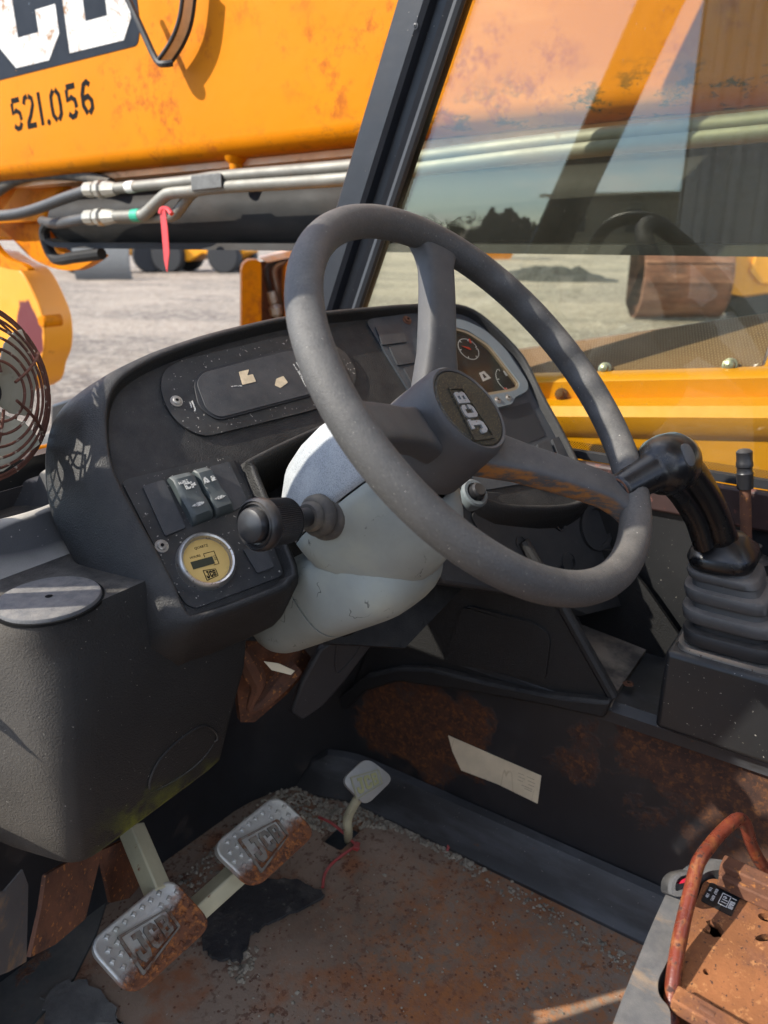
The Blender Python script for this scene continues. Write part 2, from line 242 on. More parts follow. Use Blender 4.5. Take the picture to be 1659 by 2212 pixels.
TREE = M('tree_foliage', (.05, .062, .03), .9, var=.5, vs=1.5); BARK = M('bark', (.06, .045, .035), .9)
TYRE = M('tyre_rubber', (.018, .018, .019), .8, layers=lambda nb: [dusty(nb, .4, .1, 1, 3)])
DRUM = M('rusty_bucket_steel', (.17, .065, .035), .75, var=.35, vs=2.5, layers=lambda nb: [(nb.step(nb.noise(3, 7, .7, (.4, .4, 2.5)), .5, .64, 0, .85), (.32, .15, .09), .8, 0), (nb.step(nb.noise(6, 7, .7, (.3, .3, 2)), .58, .66, 0, .8), (.07, .05, .045), .8, 0)])
GRIL = None
def schlick(nb, f0):
    lw = nb.n.new('ShaderNodeLayerWeight'); lw.inputs[0].default_value = .5
    return nb.ma('MULTIPLY_ADD', nb.ma('POWER', lw.outputs['Facing'], 5.0), 1 - f0, f0)
def glass_mat():
    m = bpy.data.materials.new('cab_glass'); m.use_nodes = True; m.node_tree.nodes.clear(); nb = NB(m)
    o = nb.n.new('ShaderNodeOutputMaterial'); tr = nb.n.new('ShaderNodeBsdfTransparent'); tr.inputs[0].default_value = (.89, .915, .81, 1)
    gl = nb.n.new('ShaderNodeBsdfGlossy'); gl.inputs['Roughness'].default_value = .004; gl.inputs[0].default_value = (1, 1, 1, 1)
    fz = schlick(nb, .042)
    df = nb.n.new('ShaderNodeBsdfDiffuse'); df.inputs[0].default_value = (.42, .38, .31, 1)
    mix = nb.n.new('ShaderNodeMixShader'); nb.l.new(fz, mix.inputs[0]); nb.l.new(tr.outputs[0], mix.inputs[1]); nb.l.new(gl.outputs[0], mix.inputs[2])
    m2 = nb.n.new('ShaderNodeMixShader')
    dirt = nb.ma('ADD', nb.step(nb.noise(4, 6, .65, (1, 1, .5)), .35, .8, .0, .03), nb.step(nb.noise(330, 3, .6), .70, .74, 0, .35))
    nb.l.new(dirt, m2.inputs[0]); nb.l.new(mix.outputs[0], m2.inputs[1]); nb.l.new(df.outputs[0], m2.inputs[2]); nb.l.new(m2.outputs[0], o.inputs[0]); return m
GLASS = glass_mat()
def lens_mat():
    m = bpy.data.materials.new('gauge_lens'); m.use_nodes = True; m.node_tree.nodes.clear(); nb = NB(m)
    o = nb.n.new('ShaderNodeOutputMaterial'); tr = nb.n.new('ShaderNodeBsdfTransparent'); tr.inputs[0].default_value = (.9, .9, .88, 1)
    gl = nb.n.new('ShaderNodeBsdfGlossy'); gl.inputs['Roughness'].default_value = .05; fz = schlick(nb, .03)
    mix = nb.n.new('ShaderNodeMixShader'); nb.l.new(fz, mix.inputs[0]); nb.l.new(tr.outputs[0], mix.inputs[1]); nb.l.new(gl.outputs[0], mix.inputs[2]); nb.l.new(mix.outputs[0], o.inputs[0]); return m
LENS = lens_mat()
def dots_mat(name, col, scale, rad, rgb_hole=None, axes=(1, 2)):
    """a lattice of dots across two world axes: black dots on clear glass, or pale holes in a perforated sheet"""
    m = bpy.data.materials.new(name); m.use_nodes = True; m.node_tree.nodes.clear(); nb = NB(m)
    o = nb.n.new('ShaderNodeOutputMaterial'); x = nb.xyz(); a = nb.ma('MULTIPLY', x[axes[0]], scale); b = nb.ma('MULTIPLY', x[axes[1]], scale)
    p_ = nb.ma('ADD', a, b); q_ = nb.ma('SUBTRACT', a, b)
    fx = nb.ma('SUBTRACT', nb.ma('FRACT', p_), .5); fy = nb.ma('SUBTRACT', nb.ma('FRACT', q_), .5)
    d = nb.ma('SQRT', nb.ma('ADD', nb.ma('MULTIPLY', fx, fx), nb.ma('MULTIPLY', fy, fy)))
    b1 = nb.n.new('ShaderNodeBsdfPrincipled'); b1.inputs['Roughness'].default_value = .7
    mask = nb.step(d, rad, rad * .8)
    if rgb_hole:
        c0 = nb.mx(nb.step(nb.noise(6, 6, .65), .35, .65), col, tuple(q * 1.7 for q in col)); nb.l.new(nb.mx(mask, c0, rgb_hole), b1.inputs['Base Color']); nb.l.new(b1.outputs[0], o.inputs[0])
    else:
        b1.inputs['Base Color'].default_value = col + (1,); tr = nb.n.new('ShaderNodeBsdfTransparent'); mi = nb.n.new('ShaderNodeMixShader')
        nb.l.new(mask, mi.inputs[0]); nb.l.new(tr.outputs[0], mi.inputs[1]); nb.l.new(b1.outputs[0], mi.inputs[2]); nb.l.new(mi.outputs[0], o.inputs[0])
    return m
FRIT = dots_mat('frit_dots', (.01, .01, .01), 300, .38)
PERF = dots_mat('perforated_sheet', (.13, .065, .038), 200, .26, (.30, .20, .135))
# ------------------------------------------------------------------ geometry
def g_loft(rings, cap0=True, cap1=True, closed=True):
    n = len(rings[0]); v = [V(p) for r in rings for p in r]; f = []
    for i in range(len(rings) - 1):
        for j in range(n if closed else n - 1):
            k = (j + 1) % n; f.append((i * n + j, i * n + k, (i + 1) * n + k, (i + 1) * n + j))
    if cap0: f.append(tuple(range(n - 1, -1, -1)))
    if cap1: f.append(tuple((len(rings) - 1) * n + j for j in range(n)))
    return v, f
def crom(pts, k=6, closed=False):
    pts = [V(p) for p in pts]; n = len(pts); o = []
    for i in range(n if closed else n - 1):
        g = (lambda j: pts[j % n]) if closed else (lambda j: pts[min(max(j, 0), n - 1)])
        a, b, c, d = g(i - 1), g(i), g(i + 1), g(i + 2)
        for s in range(k):
            t = s / k; o.append(.5 * ((2 * b) + (c - a) * t + (2 * a - 5 * b + 4 * c - d) * t * t + (3 * b - a - 3 * c + d) * t ** 3))
    if not closed: o.append(pts[-1])
    return o
def g_tube(pts, r, seg=10, k=6, closed=False, caps=True):
    pts = crom(pts, k, closed) if k > 1 else [V(p) for p in pts]; n = len(pts); rings = []
    tprev = None; u = None
    for i, p in enumerate(pts):
        a = pts[(i - 1) % n] if (closed or i) else p; b = pts[(i + 1) % n] if (closed or i < n - 1) else p
        t = (b - a).normalized()
        if u is None: u = t.orthogonal().normalized()
        else: u = (u - t * u.dot(t)).normalized()
        vv = t.cross(u); rr = r(i / (n - 1)) if callable(r) else r
        rings.append([p + (u * math.cos(q * 2 * math.pi / seg) + vv * math.sin(q * 2 * math.pi / seg)) * rr for q in range(seg)])
    if closed: rings.append(rings[0]); return g_loft(rings, False, False)
    return g_loft(rings, caps, caps)
def g_lathe(o, ax, prof, seg=32, x=None, a0=0, a1=2 * math.pi):
    o, ax = V(o), V(ax).normalized(); x = (V(x) - ax * V(x).dot(ax)).normalized() if x is not None else ax.orthogonal().normalized(); y = ax.cross(x)
    full = abs(a1 - a0 - 2 * math.pi) < 1e-6; m = seg if full else seg + 1
    rings = [[o + ax * h + (x * math.cos(a0 + (a1 - a0) * j / seg) + y * math.sin(a0 + (a1 - a0) * j / seg)) * max(r, 1e-5) for j in range(m)] for r, h in prof]
    return g_loft(rings, full, full, full)
def g_box(fr, u0, u1, v0, v1, h0, h1):
    v = [fr.p(a, b, c) for c in (h0, h1) for a, b in ((u0, v0), (u1, v0), (u1, v1), (u0, v1))]
    return v, [(3, 2, 1, 0), (4, 5, 6, 7), (0, 1, 5, 4), (1, 2, 6, 5), (2, 3, 7, 6), (3, 0, 4, 7)]
def area2(p): return sum(p[i][0] * p[(i + 1) % len(p)][1] - p[(i + 1) % len(p)][0] * p[i][1] for i in range(len(p))) / 2
def g_plate(fr, pts, h0, h1, holes=()):
    loops = [list(pts) if area2(pts) > 0 else list(pts)[::-1]] + [list(h) if area2(h) < 0 else list(h)[::-1] for h in holes]
    flat = [q for L in loops for q in L]; n = len(flat)
    tri = tessellate_polygon([[V((a, b, 0)) for a, b in L] for L in loops])
    v = [fr.p(a, b, h0) for a, b in flat] + [fr.p(a, b, h1) for a, b in flat]; f = []
    for t in tri:
        A, B, C = [flat[i] for i in t]
        t = t if (B[0] - A[0]) * (C[1] - A[1]) - (C[0] - A[0]) * (B[1] - A[1]) > 0 else t[::-1]
        f.append(tuple(n + i for i in t)); f.append(tuple(t[::-1]))
    s = 0
    for L in loops:
        for j in range(len(L)): a, b = s + j, s + (j + 1) % len(L); f.append((a, b, n + b, n + a))
        s += len(L)
    return v, f
def rnd(pts, r, n=5):
    out = []; N = len(pts)
    for i in range(N):
        p, a, b = V(pts[i]).to_2d() if len(pts[i]) > 2 else V(pts[i]), V(pts[i - 1]), V(pts[(i + 1) % N])
        rr = r[i] if isinstance(r, (list, tuple)) else r
        d1, d2 = (a - p), (b - p); l = min(rr, d1.length * .48, d2.length * .48)
        if l < 1e-6: out.append(tuple(p)); continue
        s, e = p + d1.normalized() * l, p + d2.normalized() * l
        for k in range(n + 1):
            t = k / n; q = s * (1 - t) ** 2 + p * 2 * t * (1 - t) + e * t * t; out.append((q.x, q.y))
    return out
def circ(cx, cy, r, n=24, ry=None): return [(cx + r * math.cos(i * 2 * math.pi / n), cy + (ry or r) * math.sin(i * 2 * math.pi / n)) for i in range(n)]
def ribbon(fr, pts, wd, h0, h1):                          # a flat stroke of constant width along uv points
    L, R = [], []
    for i, p in enumerate(pts):
        a, b = V(pts[max(i - 1, 0)]), V(pts[min(i + 1, len(pts) - 1)]); t = (b - a).normalized(); n = V((-t.y, t.x))
        L.append(tuple(V(p) + n * wd / 2)); R.append(tuple(V(p) - n * wd / 2))
    return g_plate(fr, L + R[::-1], h0, h1)
def sup(c, x, y, a, b, n=4, m=28):                        # superellipse ring
    o = []
    for i in range(m):
        t = 2 * math.pi * i / m; ct, st = math.cos(t), math.sin(t)
        o.append(V(c) + x * (a * math.copysign(abs(ct) ** (2 / n), ct)) + y * (b * math.copysign(abs(st) ** (2 / n), st)))
    return o
def org(o):
    q = V((0, 0, 0))
    while o is not None: q = q + o.location; o = o.parent
    return q
def mk(name, geo, mat, parent=None, ang=35, bevel=0, seg=2, weld=False, **tags):
    if isinstance(geo, tuple): geo = [geo]
    o0 = org(parent) if parent else V((0, 0, 0)); v, f = [], []
    for gv, gf in geo:
        k = len(v); v += [tuple(V(p) - o0) for p in gv]; f += [tuple(i + k for i in q) for q in gf]
    me = bpy.data.meshes.new(name); me.from_pydata(v, [], f); me.validate(); me.update()
    if mat: me.materials.append(mat)
    o = bpy.data.objects.new(name, me); COL.objects.link(o); o.parent = parent
    if ang:
        me.polygons.foreach_set('use_smooth', [True] * len(me.polygons)); me.set_sharp_from_angle(angle=math.radians(ang))
    if bevel:
        b = o.modifiers.new('edge', 'BEVEL'); b.width = bevel; b.segments = seg; b.limit_method = 'ANGLE'; b.angle_limit = math.radians(38); b.harden_normals = False
    for k_, v_ in tags.items(): o[k_] = v_
    return o
def thing(name, loc, label, cat, group=None):
    o = bpy.data.objects.new(name, None); COL.objects.link(o); o.location = loc; o.empty_display_size = .05; o['label'] = label; o['category'] = cat
    if group: o['group'] = group
    return o
def text(name, s, fr, size, mat, parent, h=.0003, sx=1, bold=0, align='CENTER'):
    c = bpy.data.curves.new('t', 'FONT'); c.body = s; c.size = size; c.align_x = align; c.align_y = 'CENTER'; c.offset = bold; c.extrude = h / 2; c.resolution_u = 2
    t = bpy.data.objects.new('t', c); COL.objects.link(t); dg = bpy.context.evaluated_depsgraph_get(); me = bpy.data.meshes.new_from_object(t.evaluated_get(dg))
    v = [fr.p(q.co.x * sx, q.co.y, q.co.z + h / 2) for q in me.vertices]; f = [tuple(p.vertices) for p in me.polygons]
    bpy.data.objects.remove(t); bpy.data.meshes.remove(me); return mk(name, (v, f), mat, parent, ang=0)
LJ = [[(.34, 1), (1, 1), (1, .8), (.9, .8), (.9, .2), (.72, 0), (.2, 0), (0, .2), (0, .46), (.3, .46), (.3, .24), (.58, .24), (.58, .8), (.34, .8)]]
LC = [[(.22, 1), (.78, 1), (1, .82), (1, .6), (.68, .6), (.68, .77), (.33, .77), (.33, .23), (.68, .23), (.68, .4), (1, .4), (1, .18), (.78, 0), (.22, 0), (0, .18), (0, .82)]]
LB = [[(0, 0), (.32, 0), (.32, 1), (0, 1)], [(.32, .8), (.66, .8), (.66, 1), (.32, 1)], [(.32, .41), (.66, .41), (.66, .6), (.32, .6)], [(.32, 0), (.66, 0), (.66, .2), (.32, .2)],
      [(.66, 1), (.86, 1), (1, .86), (1, .62), (.9, .5), (.66, .5)], [(.66, .5), (.9, .5), (1, .38), (1, .14), (.86, 0), (.66, 0)]]
def logo(fr, wd, ht, ml, mb, parent, h0, h1, border=True, taper=.34, bb=None):
    """three slab letters that shrink to the right inside a wedge outline"""
    def mp_(x, y): return ((x - .5) * wd, (y - .5) * ht * (1 - taper * x))
    geo = []
    for L, x0, x1 in ((LJ, .07, .36), (LC, .40, .66), (LB, .70, .93)):
        for poly in L: geo.append(g_plate(fr, [mp_(x0 + (x1 - x0) * a, .11 + .78 * b) for a, b in poly], h0, h1))
    o = mk('lettering', geo, ml, parent, ang=0)
    if border:
        out_ = rnd([mp_(-.06, -.04), mp_(1.06, -.04), mp_(1.06, 1.04), mp_(-.06, 1.04)], wd * .05); inn = rnd([mp_(0, .03), mp_(1, .03), mp_(1, .97), mp_(0, .97)], wd * .03)
        mk('logo_border', g_plate(fr, out_, h0, h1 * 1.0, [inn]), mb, parent, ang=0)
    return o
def bolt(name, fr, r, h, mat, parent, socket=True):
    b = mk(name, g_lathe(fr.o, fr.z, [(r * 1.45, 0), (r * 1.45, h * .25), (r, h * .3), (r * .95, h * .8), (r * .75, h)], 16), mat, parent)
    if socket: mk('socket', g_lathe(fr.p(0, 0, h * 1.01), fr.z, [(r * .42, 0), (r * .4, h * .04)], 6), INK, b)
    return b
# ================================================================== SETTING
FZ = 0.93                                                     # cab floor height above the ground
def grid_plane(x0, x1, y0, y1, n, zf):
    v = [(x0 + (x1 - x0) * i / n, y0 + (y1 - y0) * j / n, 0) for j in range(n + 1) for i in range(n + 1)]; v = [(a, b, zf(a, b)) for a, b, _ in v]
    return v, [(j * (n + 1) + i, j * (n + 1) + i + 1, (j + 1) * (n + 1) + i + 1, (j + 1) * (n + 1) + i) for j in range(n) for i in range(n)]
mk('ground', ([(-900, -900, -.02), (900, -900, -.02), (900, 900, -.02), (-900, 900, -.02)], [(0, 1, 2, 3)]), GRAV, kind='structure')
mk('gravel_lot', grid_plane(-60, 60, -60, 60, 220, lambda x, y: .01 + .05 * mnoise.noise((x * .25, y * .25, 0)) + .035 * mnoise.noise((x * .9, y * .9, 3)) + .02 * mnoise.noise((x * 2.6, y * 2.6, 7))), GRAV, kind='structure', ang=60)
# ------------------------------------------------------------------ cab
cab = thing('loader_cab', (.55, .2, FZ), 'black loader cab with rusted floor, tinted side window and open doorway', 'cab')
XW, GX = .785, .95                                            # footwell side wall, side window glass
# floor with a hole for the throttle stem
hole = PZ(735, 1806, FZ)
fl = [(-.02, -.7), (XW + .01, -.7), (XW + .01, .60), (.72, .73), (-.02, .74)]
F0 = Fr((0, 0, FZ), (1, 0, 0), (0, 1, 0))
mk('floor_plate', g_plate(F0, fl, -.012, 0, [rnd([(hole.x - .022, hole.y - .018), (hole.x + .03, hole.y - .018), (hole.x + .03, hole.y + .02), (hole.x - .022, hole.y + .02)], .006)]), FLOOR, cab, ang=0)
mk('floor_pan', g_box(F0, -.02, .80, -.7, .74, -.06, -.05), BLK, cab)
# painted sill down the left side of the floor
sp = F0.uvs([(0, 1965), (120, 1915), (232, 1950), (210, 2020), (160, 2120), (60, 2230), (-400, 2300), (-300, 2000)])
mk('sill_plate', g_plate(F0, sp, .001, .005), FLD, cab, ang=0)
# swept footwell wall
path = [(XW, -.72), (XW, -.3), (XW, .2), (XW, .5)] + [(XW - .17 + .17 * math.cos(a), .55 + .155 * math.sin(a)) for a in [i * math.pi / 2 / 10 for i in range(11)]] + [(.5, .715), (.2, .73), (0, .74)]
def sweep(prof, path=path):                                              # prof: list of (inward offset, z)
    rings = []
    for i, (x, y) in enumerate(path):
        a, b = V(path[max(i - 1, 0)]), V(path[min(i + 1, len(path) - 1)]); t = (b - a).normalized(); n = V((-t.y, t.x))
        k = 1 if len(path) > 12 or i < len(path) - 2 else (.75, .06)[i - len(path) + 2]; rings.append([V((x + n.x * d * k, y + n.y * d * k, FZ + (z - FZ) * k)) for d, z in prof])
    return g_loft(rings, True, True, True)
wall_top = 1.222
mk('footwell_wall', sweep([(-.03, FZ - .03), (0, FZ - .03), (0, wall_top), (-.03, wall_top)]), WALLM, cab)
mk('kick_strip', sweep([(.002, FZ), (.032, FZ), (.033, FZ + .006), (.026, FZ + .020), (.020, FZ + .052), (.012, FZ + .066), (.002, FZ + .070)], path[:10]), KICK, cab, ang=22)
LW = Fr((XW, 0, 0), (0, -1, 0), (0, 0, 1))                    # u = rearwards, v = up, facing the cab (-X)
mk('side_ledge', g_loft([[V((x, y, z)) for x, z in ((XW - .012, wall_top - .012), (XW - .014, wall_top + .004), (XW - .004, wall_top + .012), (.93, wall_top + .016), (.93, wall_top - .012))] for y in (.42, -.75)]), KICK, cab, ang=30)
mk('lower_side_panel', g_box(Fr((.925, 0, 0), (0, -1, 0), (0, 0, 1)), -.72, .75, wall_top, 1.44, -.02, 0), BLKS, cab)
rail = mk('window_rail', g_box(Fr((.925, 0, 0), (0, -1, 0), (0, 0, 1)), -.70, .75, 1.425, 1.472, 0, .012), RAIL, cab, bevel=.004)
mk('front_bulkhead', g_box(Fr((0, .755, 0), (1, 0, 0), (0, 0, 1)), .1, .97, .86, 1.52, -.02, .0), BLKS, cab)
# right front pillar in the plane of the side window
WF = Fr((GX, 0, 0), (0, -1, 0), (0, 0, 1))
p0, p1 = V(WF.uv(776, 659)), V(WF.uv(997, 0)); dl = (p1 - p0).normalized()
q0 = V(WF.uv(722, 444)); q1 = V(WF.uv(861, 0))
def pillar(name, X, sgn, parent, fwd=0):
    """X: plane of the glass; sgn: +1 right-hand side, -1 mirrored"""
    rings = []
    prof = [(-.0, 0.006), (-.0, -.012), (-.012, -.016), (-.014, -.006), (-.034, -.008), (-.038, -.020), (-.046, -.024), (-.088, -.026), (-.096, -.018), (-.098, .02), (-.04, .03), (-.004, .03)]
    prof = [(a * .86, b) for a, b in prof]
    for s in (-.35, 1.25):
        rings.append([V((X + sgn * dx, -(p0.x + dl.x * s) - du + fwd, p0.y + dl.y * s)) for du, dx in prof])
    o = mk(name, g_loft(rings), BLK, parent, ang=25)
    mk('pillar_seal', g_tube([V((X - sgn * .012, -(p0.x + dl.x * s) - .006 + fwd, p0.y + dl.y * s)) for s in (-.3, .4, 1.2)], .0075, 8, 2), SEALM, o)
    return o
pr = pillar('front_pillar', GX, 1, cab)
for px, py in ((898, 56), (770, 420)):
    u, v = WF.uv(px, py, .026 * .86); bolt('pillar_screw', Fr(V((GX - .0235, -u, v)), (0, -1, 0), (0, 0, 1)), .0028, .001, BLK, pr)
XL = .15
pillar('front_pillar', XL, -1, cab, .03)
gh = [V((XL + .0, .66, 1.60)), V((XL + .0, .60, 1.745)), V((XL + .005, .50, 1.765)), V((XL + .005, .43, 1.70)), V((XL + .005, .42, 1.55)), V((XL + .005, .43, 1.4))]
mk('grab_handle', g_tube(gh, .014, 12), BLK, cab)
pr2 = V((p0.x + dl.x * 1.15, p0.y + dl.y * 1.15)); roof_z = pr2.y
# glass pane
fe = lambda z: p0.x + dl.x * (z - p0.y) / dl.y
gb = 1.476
gp = [(fe(gb), gb), (.74, gb), (.74, roof_z), (fe(roof_z), roof_z)]
gl = mk('side_window', g_plate(WF, gp, -.002, .002), GLASS, cab, ang=0)
mk('window_dot_border', [g_plate(WF, [(fe(gb), gb), (.74, gb), (.74, gb + .012), (fe(gb + .012), gb + .012)], .0026, .003), g_plate(WF, [(fe(gb + .0125), gb + .0125), (fe(gb + .0125) + .014, gb + .0125), (fe(roof_z) + .014, roof_z), (fe(roof_z), roof_z)], .0026, .003)], FRIT, gl, ang=0)
mk('window_seal', g_box(Fr((.938, 0, 0), (0, -1, 0), (0, 0, 1)), fe(gb), .74, 1.470, 1.480, -.004, .006), SEALM, gl)
# roof, rear pillars, rear wall top
mk('roof', g_box(Fr((0, 0, roof_z), (1, 0, 0), (0, 1, 0)), XL - .03, GX + .03, -.95, -pr2.x + .03, 0, .05), BLK, cab, bevel=.012)
for x in (XL - .01, GX - .03): mk('rear_pillar', g_box(Fr((x, -.78, 0), (1, 0, 0), (0, 1, 0)), 0, .05, 0, .06, FZ, roof_z), BLK, cab, bevel=.006)
mk('rear_panel', g_box(Fr((0, -.78, 0), (1, 0, 0), (0, 0, 1)), XL, GX, FZ - .05, 1.75, -.01, .01), BLKS, cab)
mk('sun_block_panel', g_box(Fr((XL, 0, 0), (0, -1, 0), (0, 0, 1)), -.77, -.56, .86, 1.36, -.02, .0), BLK, cab, bevel=.004)  # unseen panel added to keep the sun off the cab floor
mk('roof_bounce_panel', g_box(Fr((0, 0, roof_z), (1, 0, 0), (0, 1, 0)), XL + .02, GX - .02, -.9, -pr2.x - .02, -.02, -.002), WHT, cab)  # pale unseen panel added under the roof to bounce light into the cab
# paper label and its print
st = LW.uvs([(969, 1588), (1170, 1675), (1162, 1735), (1076, 1693), (997, 1663), (978, 1622)])
lab = thing('paper_label', LW.p(*st[2]), 'torn cream paper label stuck on the dark footwell wall', 'label')
mk('sheet', g_plate(LW, st, .0006, .0012), PAPER, lab, ang=0)
a_, b_ = V(LW.uv(1120, 1668)), V(LW.uv(1166, 1688)); dv = (b_ - a_).normalized()
mk('faint_print', [ribbon(LW, [tuple(a_ + dv * s * .42 + V((0, -.0055 * k))), tuple(a_ + dv * e * .42 + V((0, -.0055 * k)))], .0008, .0013, .0015) for k, s, e in ((0, .0, .020), (0, .03, .055), (1, .002, .024), (1, .034, .058), (2, .0, .018), (2, .036, .056), (3, .015, .05), (3.6, .025, .05))], FADEI, lab, ang=0)
# torn mat and flakes on the floor
def floor_patch(name, pix, mat, label, cat, th=.006, jag=.004):
    uv = F0.uvs(pix); o = []
    for i, p in enumerate(uv):
        q = uv[(i + 1) % len(uv)]
        for k in range(6): t = k / 6; o.append((p[0] + (q[0] - p[0]) * t + random.uniform(-jag, jag), p[1] + (q[1] - p[1]) * t + random.uniform(-jag, jag)))
    r = thing(name, F0.p(*o[0]), label, cat); mk('scrap', g_plate(F0, o, .0055, .0055 + th), mat, r, ang=30); return r
floor_patch('rubber_mat_remnant', [(440, 1955), (525, 1895), (560, 1908), (640, 1912), (700, 1938), (695, 1952), (590, 2000), (545, 2030), (520, 2085), (465, 2080), (440, 2060)], MATR, 'torn black rubber mat remnant on the rusty floor between the two studded pedals', 'mat scrap', .004, .0022)
floor_patch('coating_flake', [(95, 2165), (130, 2135), (190, 2130), (250, 2195), (260, 2225), (100, 2230)], SLAB, 'flaking grey coating patch on the floor sill in the bottom left corner', 'flake', .003)
# grit
bmv, bmf = [], []
def pebble(c, r):
    k = len(bmv); a = random.random() * 6.28
    for t in range(5): bmv.append((c.x + r * random.uniform(.7, 1.2) * math.cos(a + t * 1.257), c.y + r * random.uniform(.7, 1.2) * math.sin(a + t * 1.257), c.z + r * random.uniform(-.1, .35)))
    bmv.append((c.x, c.y, c.z + r * random.uniform(.6, 1))); bmf.extend([(k + t, k + (t + 1) % 5, k + 5) for t in range(5)])
def scatter(pix, n, r0, r1):
    T = [V((a, b, 0)) for a, b in pix]; xs = [p[0] for p in pix]; ys = [p[1] for p in pix]; c = 0
    while c < n:
        x, y = random.uniform(min(xs), max(xs)), random.uniform(min(ys), max(ys)); ins = False
        for i in range(len(pix)):
            (x1, y1), (x2, y2) = pix[i], pix[i - 1]
            if (y1 > y) != (y2 > y) and x < (x2 - x1) * (y - y1) / (y2 - y1) + x1: ins = not ins
        if ins: pebble(PZ(x, y, FZ + .001), random.uniform(r0, r1) * (1 if random.random() < .9 else 1.7)); c += 1
scatter([(640, 1640), (700, 1660), (760, 1740), (840, 1730), (900, 1790), (760, 1790), (690, 1800), (600, 1740), (580, 1700)], 900, .0013, .0042)
scatter([(380, 1900), (640, 1660), (690, 1690), (480, 1960)], 500, .001, .003)
scatter([(800, 1745), (1030, 1850), (1020, 1880), (850, 1790)], 250, .001, .004)
scatter([(500, 2020), (560, 2050), (530, 2130), (490, 2110)], 80, .001, .004)
scatter([(1030, 1850), (1380, 2080), (1360, 2110), (1000, 1880)], 200, .0008, .0028)
scatter([(700, 1800), (1300, 2100), (1200, 2212), (500, 2212), (560, 2060)], 160, .0006, .0022)
mk('floor_grit', (bmv, bmf), PEBB, ang=0, kind='stuff')
# red cable ties
def tie(pix, label):
    r = thing('cable_tie', PZ(pix[0][0], pix[0][1], FZ), label, 'cable tie')
    mk('strap', g_tube([PZ(a, b, FZ + h) for a, b, h in pix], .0021, 7, 6), REDZ, r); return r
t1 = tie([(689, 1765, .03), (722, 1782, .035), (768, 1824, .012), (775, 1836, .006)], 'red cable tie bent upwards from the rusty floor beside the throttle stem')
mk('tail', g_tube([PZ(a, b, FZ + h) for a, b, h in ((770, 1826, .010), (726, 1857, .012), (703, 1885, .008), (697, 1917, .004))], .0021, 7, 6), REDZ, t1)
mk('tie_head', g_box(Fr(PZ(770, 1828, FZ + .012), (1, .4, 0), (0, 1, .2)), -.006, .006, -.004, .004, -.003, .003), REDZ, t1, bevel=.001)
tie([(931, 1786, .006), (955, 1796, .012), (968, 1824, .008), (966, 1838, .004)], 'short red cable tie curled against the kick strip')

# ================================================================== DASHBOARD
A_, B_, D_ = P(300, 790, .72), PX(1000, 660, .9), PX(1330, 1110, .9)
DF = Fr(A_, B_ - A_, A_ - D_)
if DF.z.y > 0: DF = Fr(A_, B_ - A_, D_ - A_)
dash = thing('dashboard', DF.p(.2, -.15), 'black moulded dashboard with switch panel, blanked radio slot and gauge cluster', 'dashboard')
opix = [(434, 1324), (402, 1316), (374, 1253), (310, 1135), (257, 1039), (240, 985), (233, 930), (234, 885), (247, 842), (280, 808), (336, 777), (400, 752), (467, 730), (540, 711), (621, 693), (700, 682), (800, 672), (885, 665), (973, 663), (1022, 674), (1071, 712), (1127, 772), (1165, 848), (1211, 932), (1250, 1010), (1275, 1062), (1240, 1085), (1150, 1090), (1050, 1075), (960, 990), (800, 880), (701, 914), (548, 985), (542, 1010), (565, 1070), (628, 1221), (618, 1248), (595, 1266)]
o2 = [V(q) for q in DF.uvs(opix)]
o2 = [q.to_2d() for q in crom([q.to_3d() for q in o2], 3, True)]
if area2(o2) < 0: o2 = o2[::-1]
def off(pts, d, kx=0):
    r = []
    for i, p in enumerate(pts):
        t = (pts[(i + 1) % len(pts)] - pts[i - 1]).normalized(); n = V((t.y, -t.x)); r.append(p + n * d * (1 + kx * max(0, -n.x)))
    return r
rings = []
for d, h in ((-.003, -.012), (-.001, -.008), (0, -.0015), (.0012, .0008), (.0032, .0012), (.0055, .0002), (.0075, -.0025), (.013, -.018), (.0195, -.042), (.0235, -.060), (.0235, -.066), (.019, -.074), (.006, -.13)):
    rings.append([DF.p(q.x, q.y, h) for q in off(o2, d, .9 if d > .006 else 0)])
sv, sf = g_loft(rings, False, False)
nr = len(o2)
tri = tessellate_polygon([[q.to_3d() for q in off(o2, -.003)]])
for t in tri:
    a, b, c = [o2[i] for i in t]; sf.append(tuple(t) if (b - a).cross(c - a) > 0 else tuple(t[::-1]))
mk('dash_shell', (sv, sf), PL, dash, ang=60)
nt_ = DF.uvs([(430, 1330), (260, 1040), (250, 880), (400, 765), (700, 700), (970, 680), (1080, 740), (1260, 1060), (1120, 1200), (1010, 1320), (900, 1310), (640, 1290)])
mk('recess_back', g_plate(DF, nt_, -.135, -.13), PL, dash, ang=0)  # closes the recess; stretched lower to block a sun patch on the side trim
FH_ = -.012                                                     # the sunken dash face
def pane(name, pix, h0, h1, r, mat, parent, bevel=.0008, **k):
    return mk(name, g_plate(DF, rnd(DF.uvs(pix, h1), r), h0, h1), mat, parent, ang=30, bevel=bevel, **k)
def dfr(px, py, h, ang=0): u, v = DF.uv(px, py, h); return DF.at(u, v, h, ang)
def ang_of(a, b, h=0): p, q = DF.uv(*a, h), DF.uv(*b, h); return math.atan2(q[1] - p[1], q[0] - p[0])
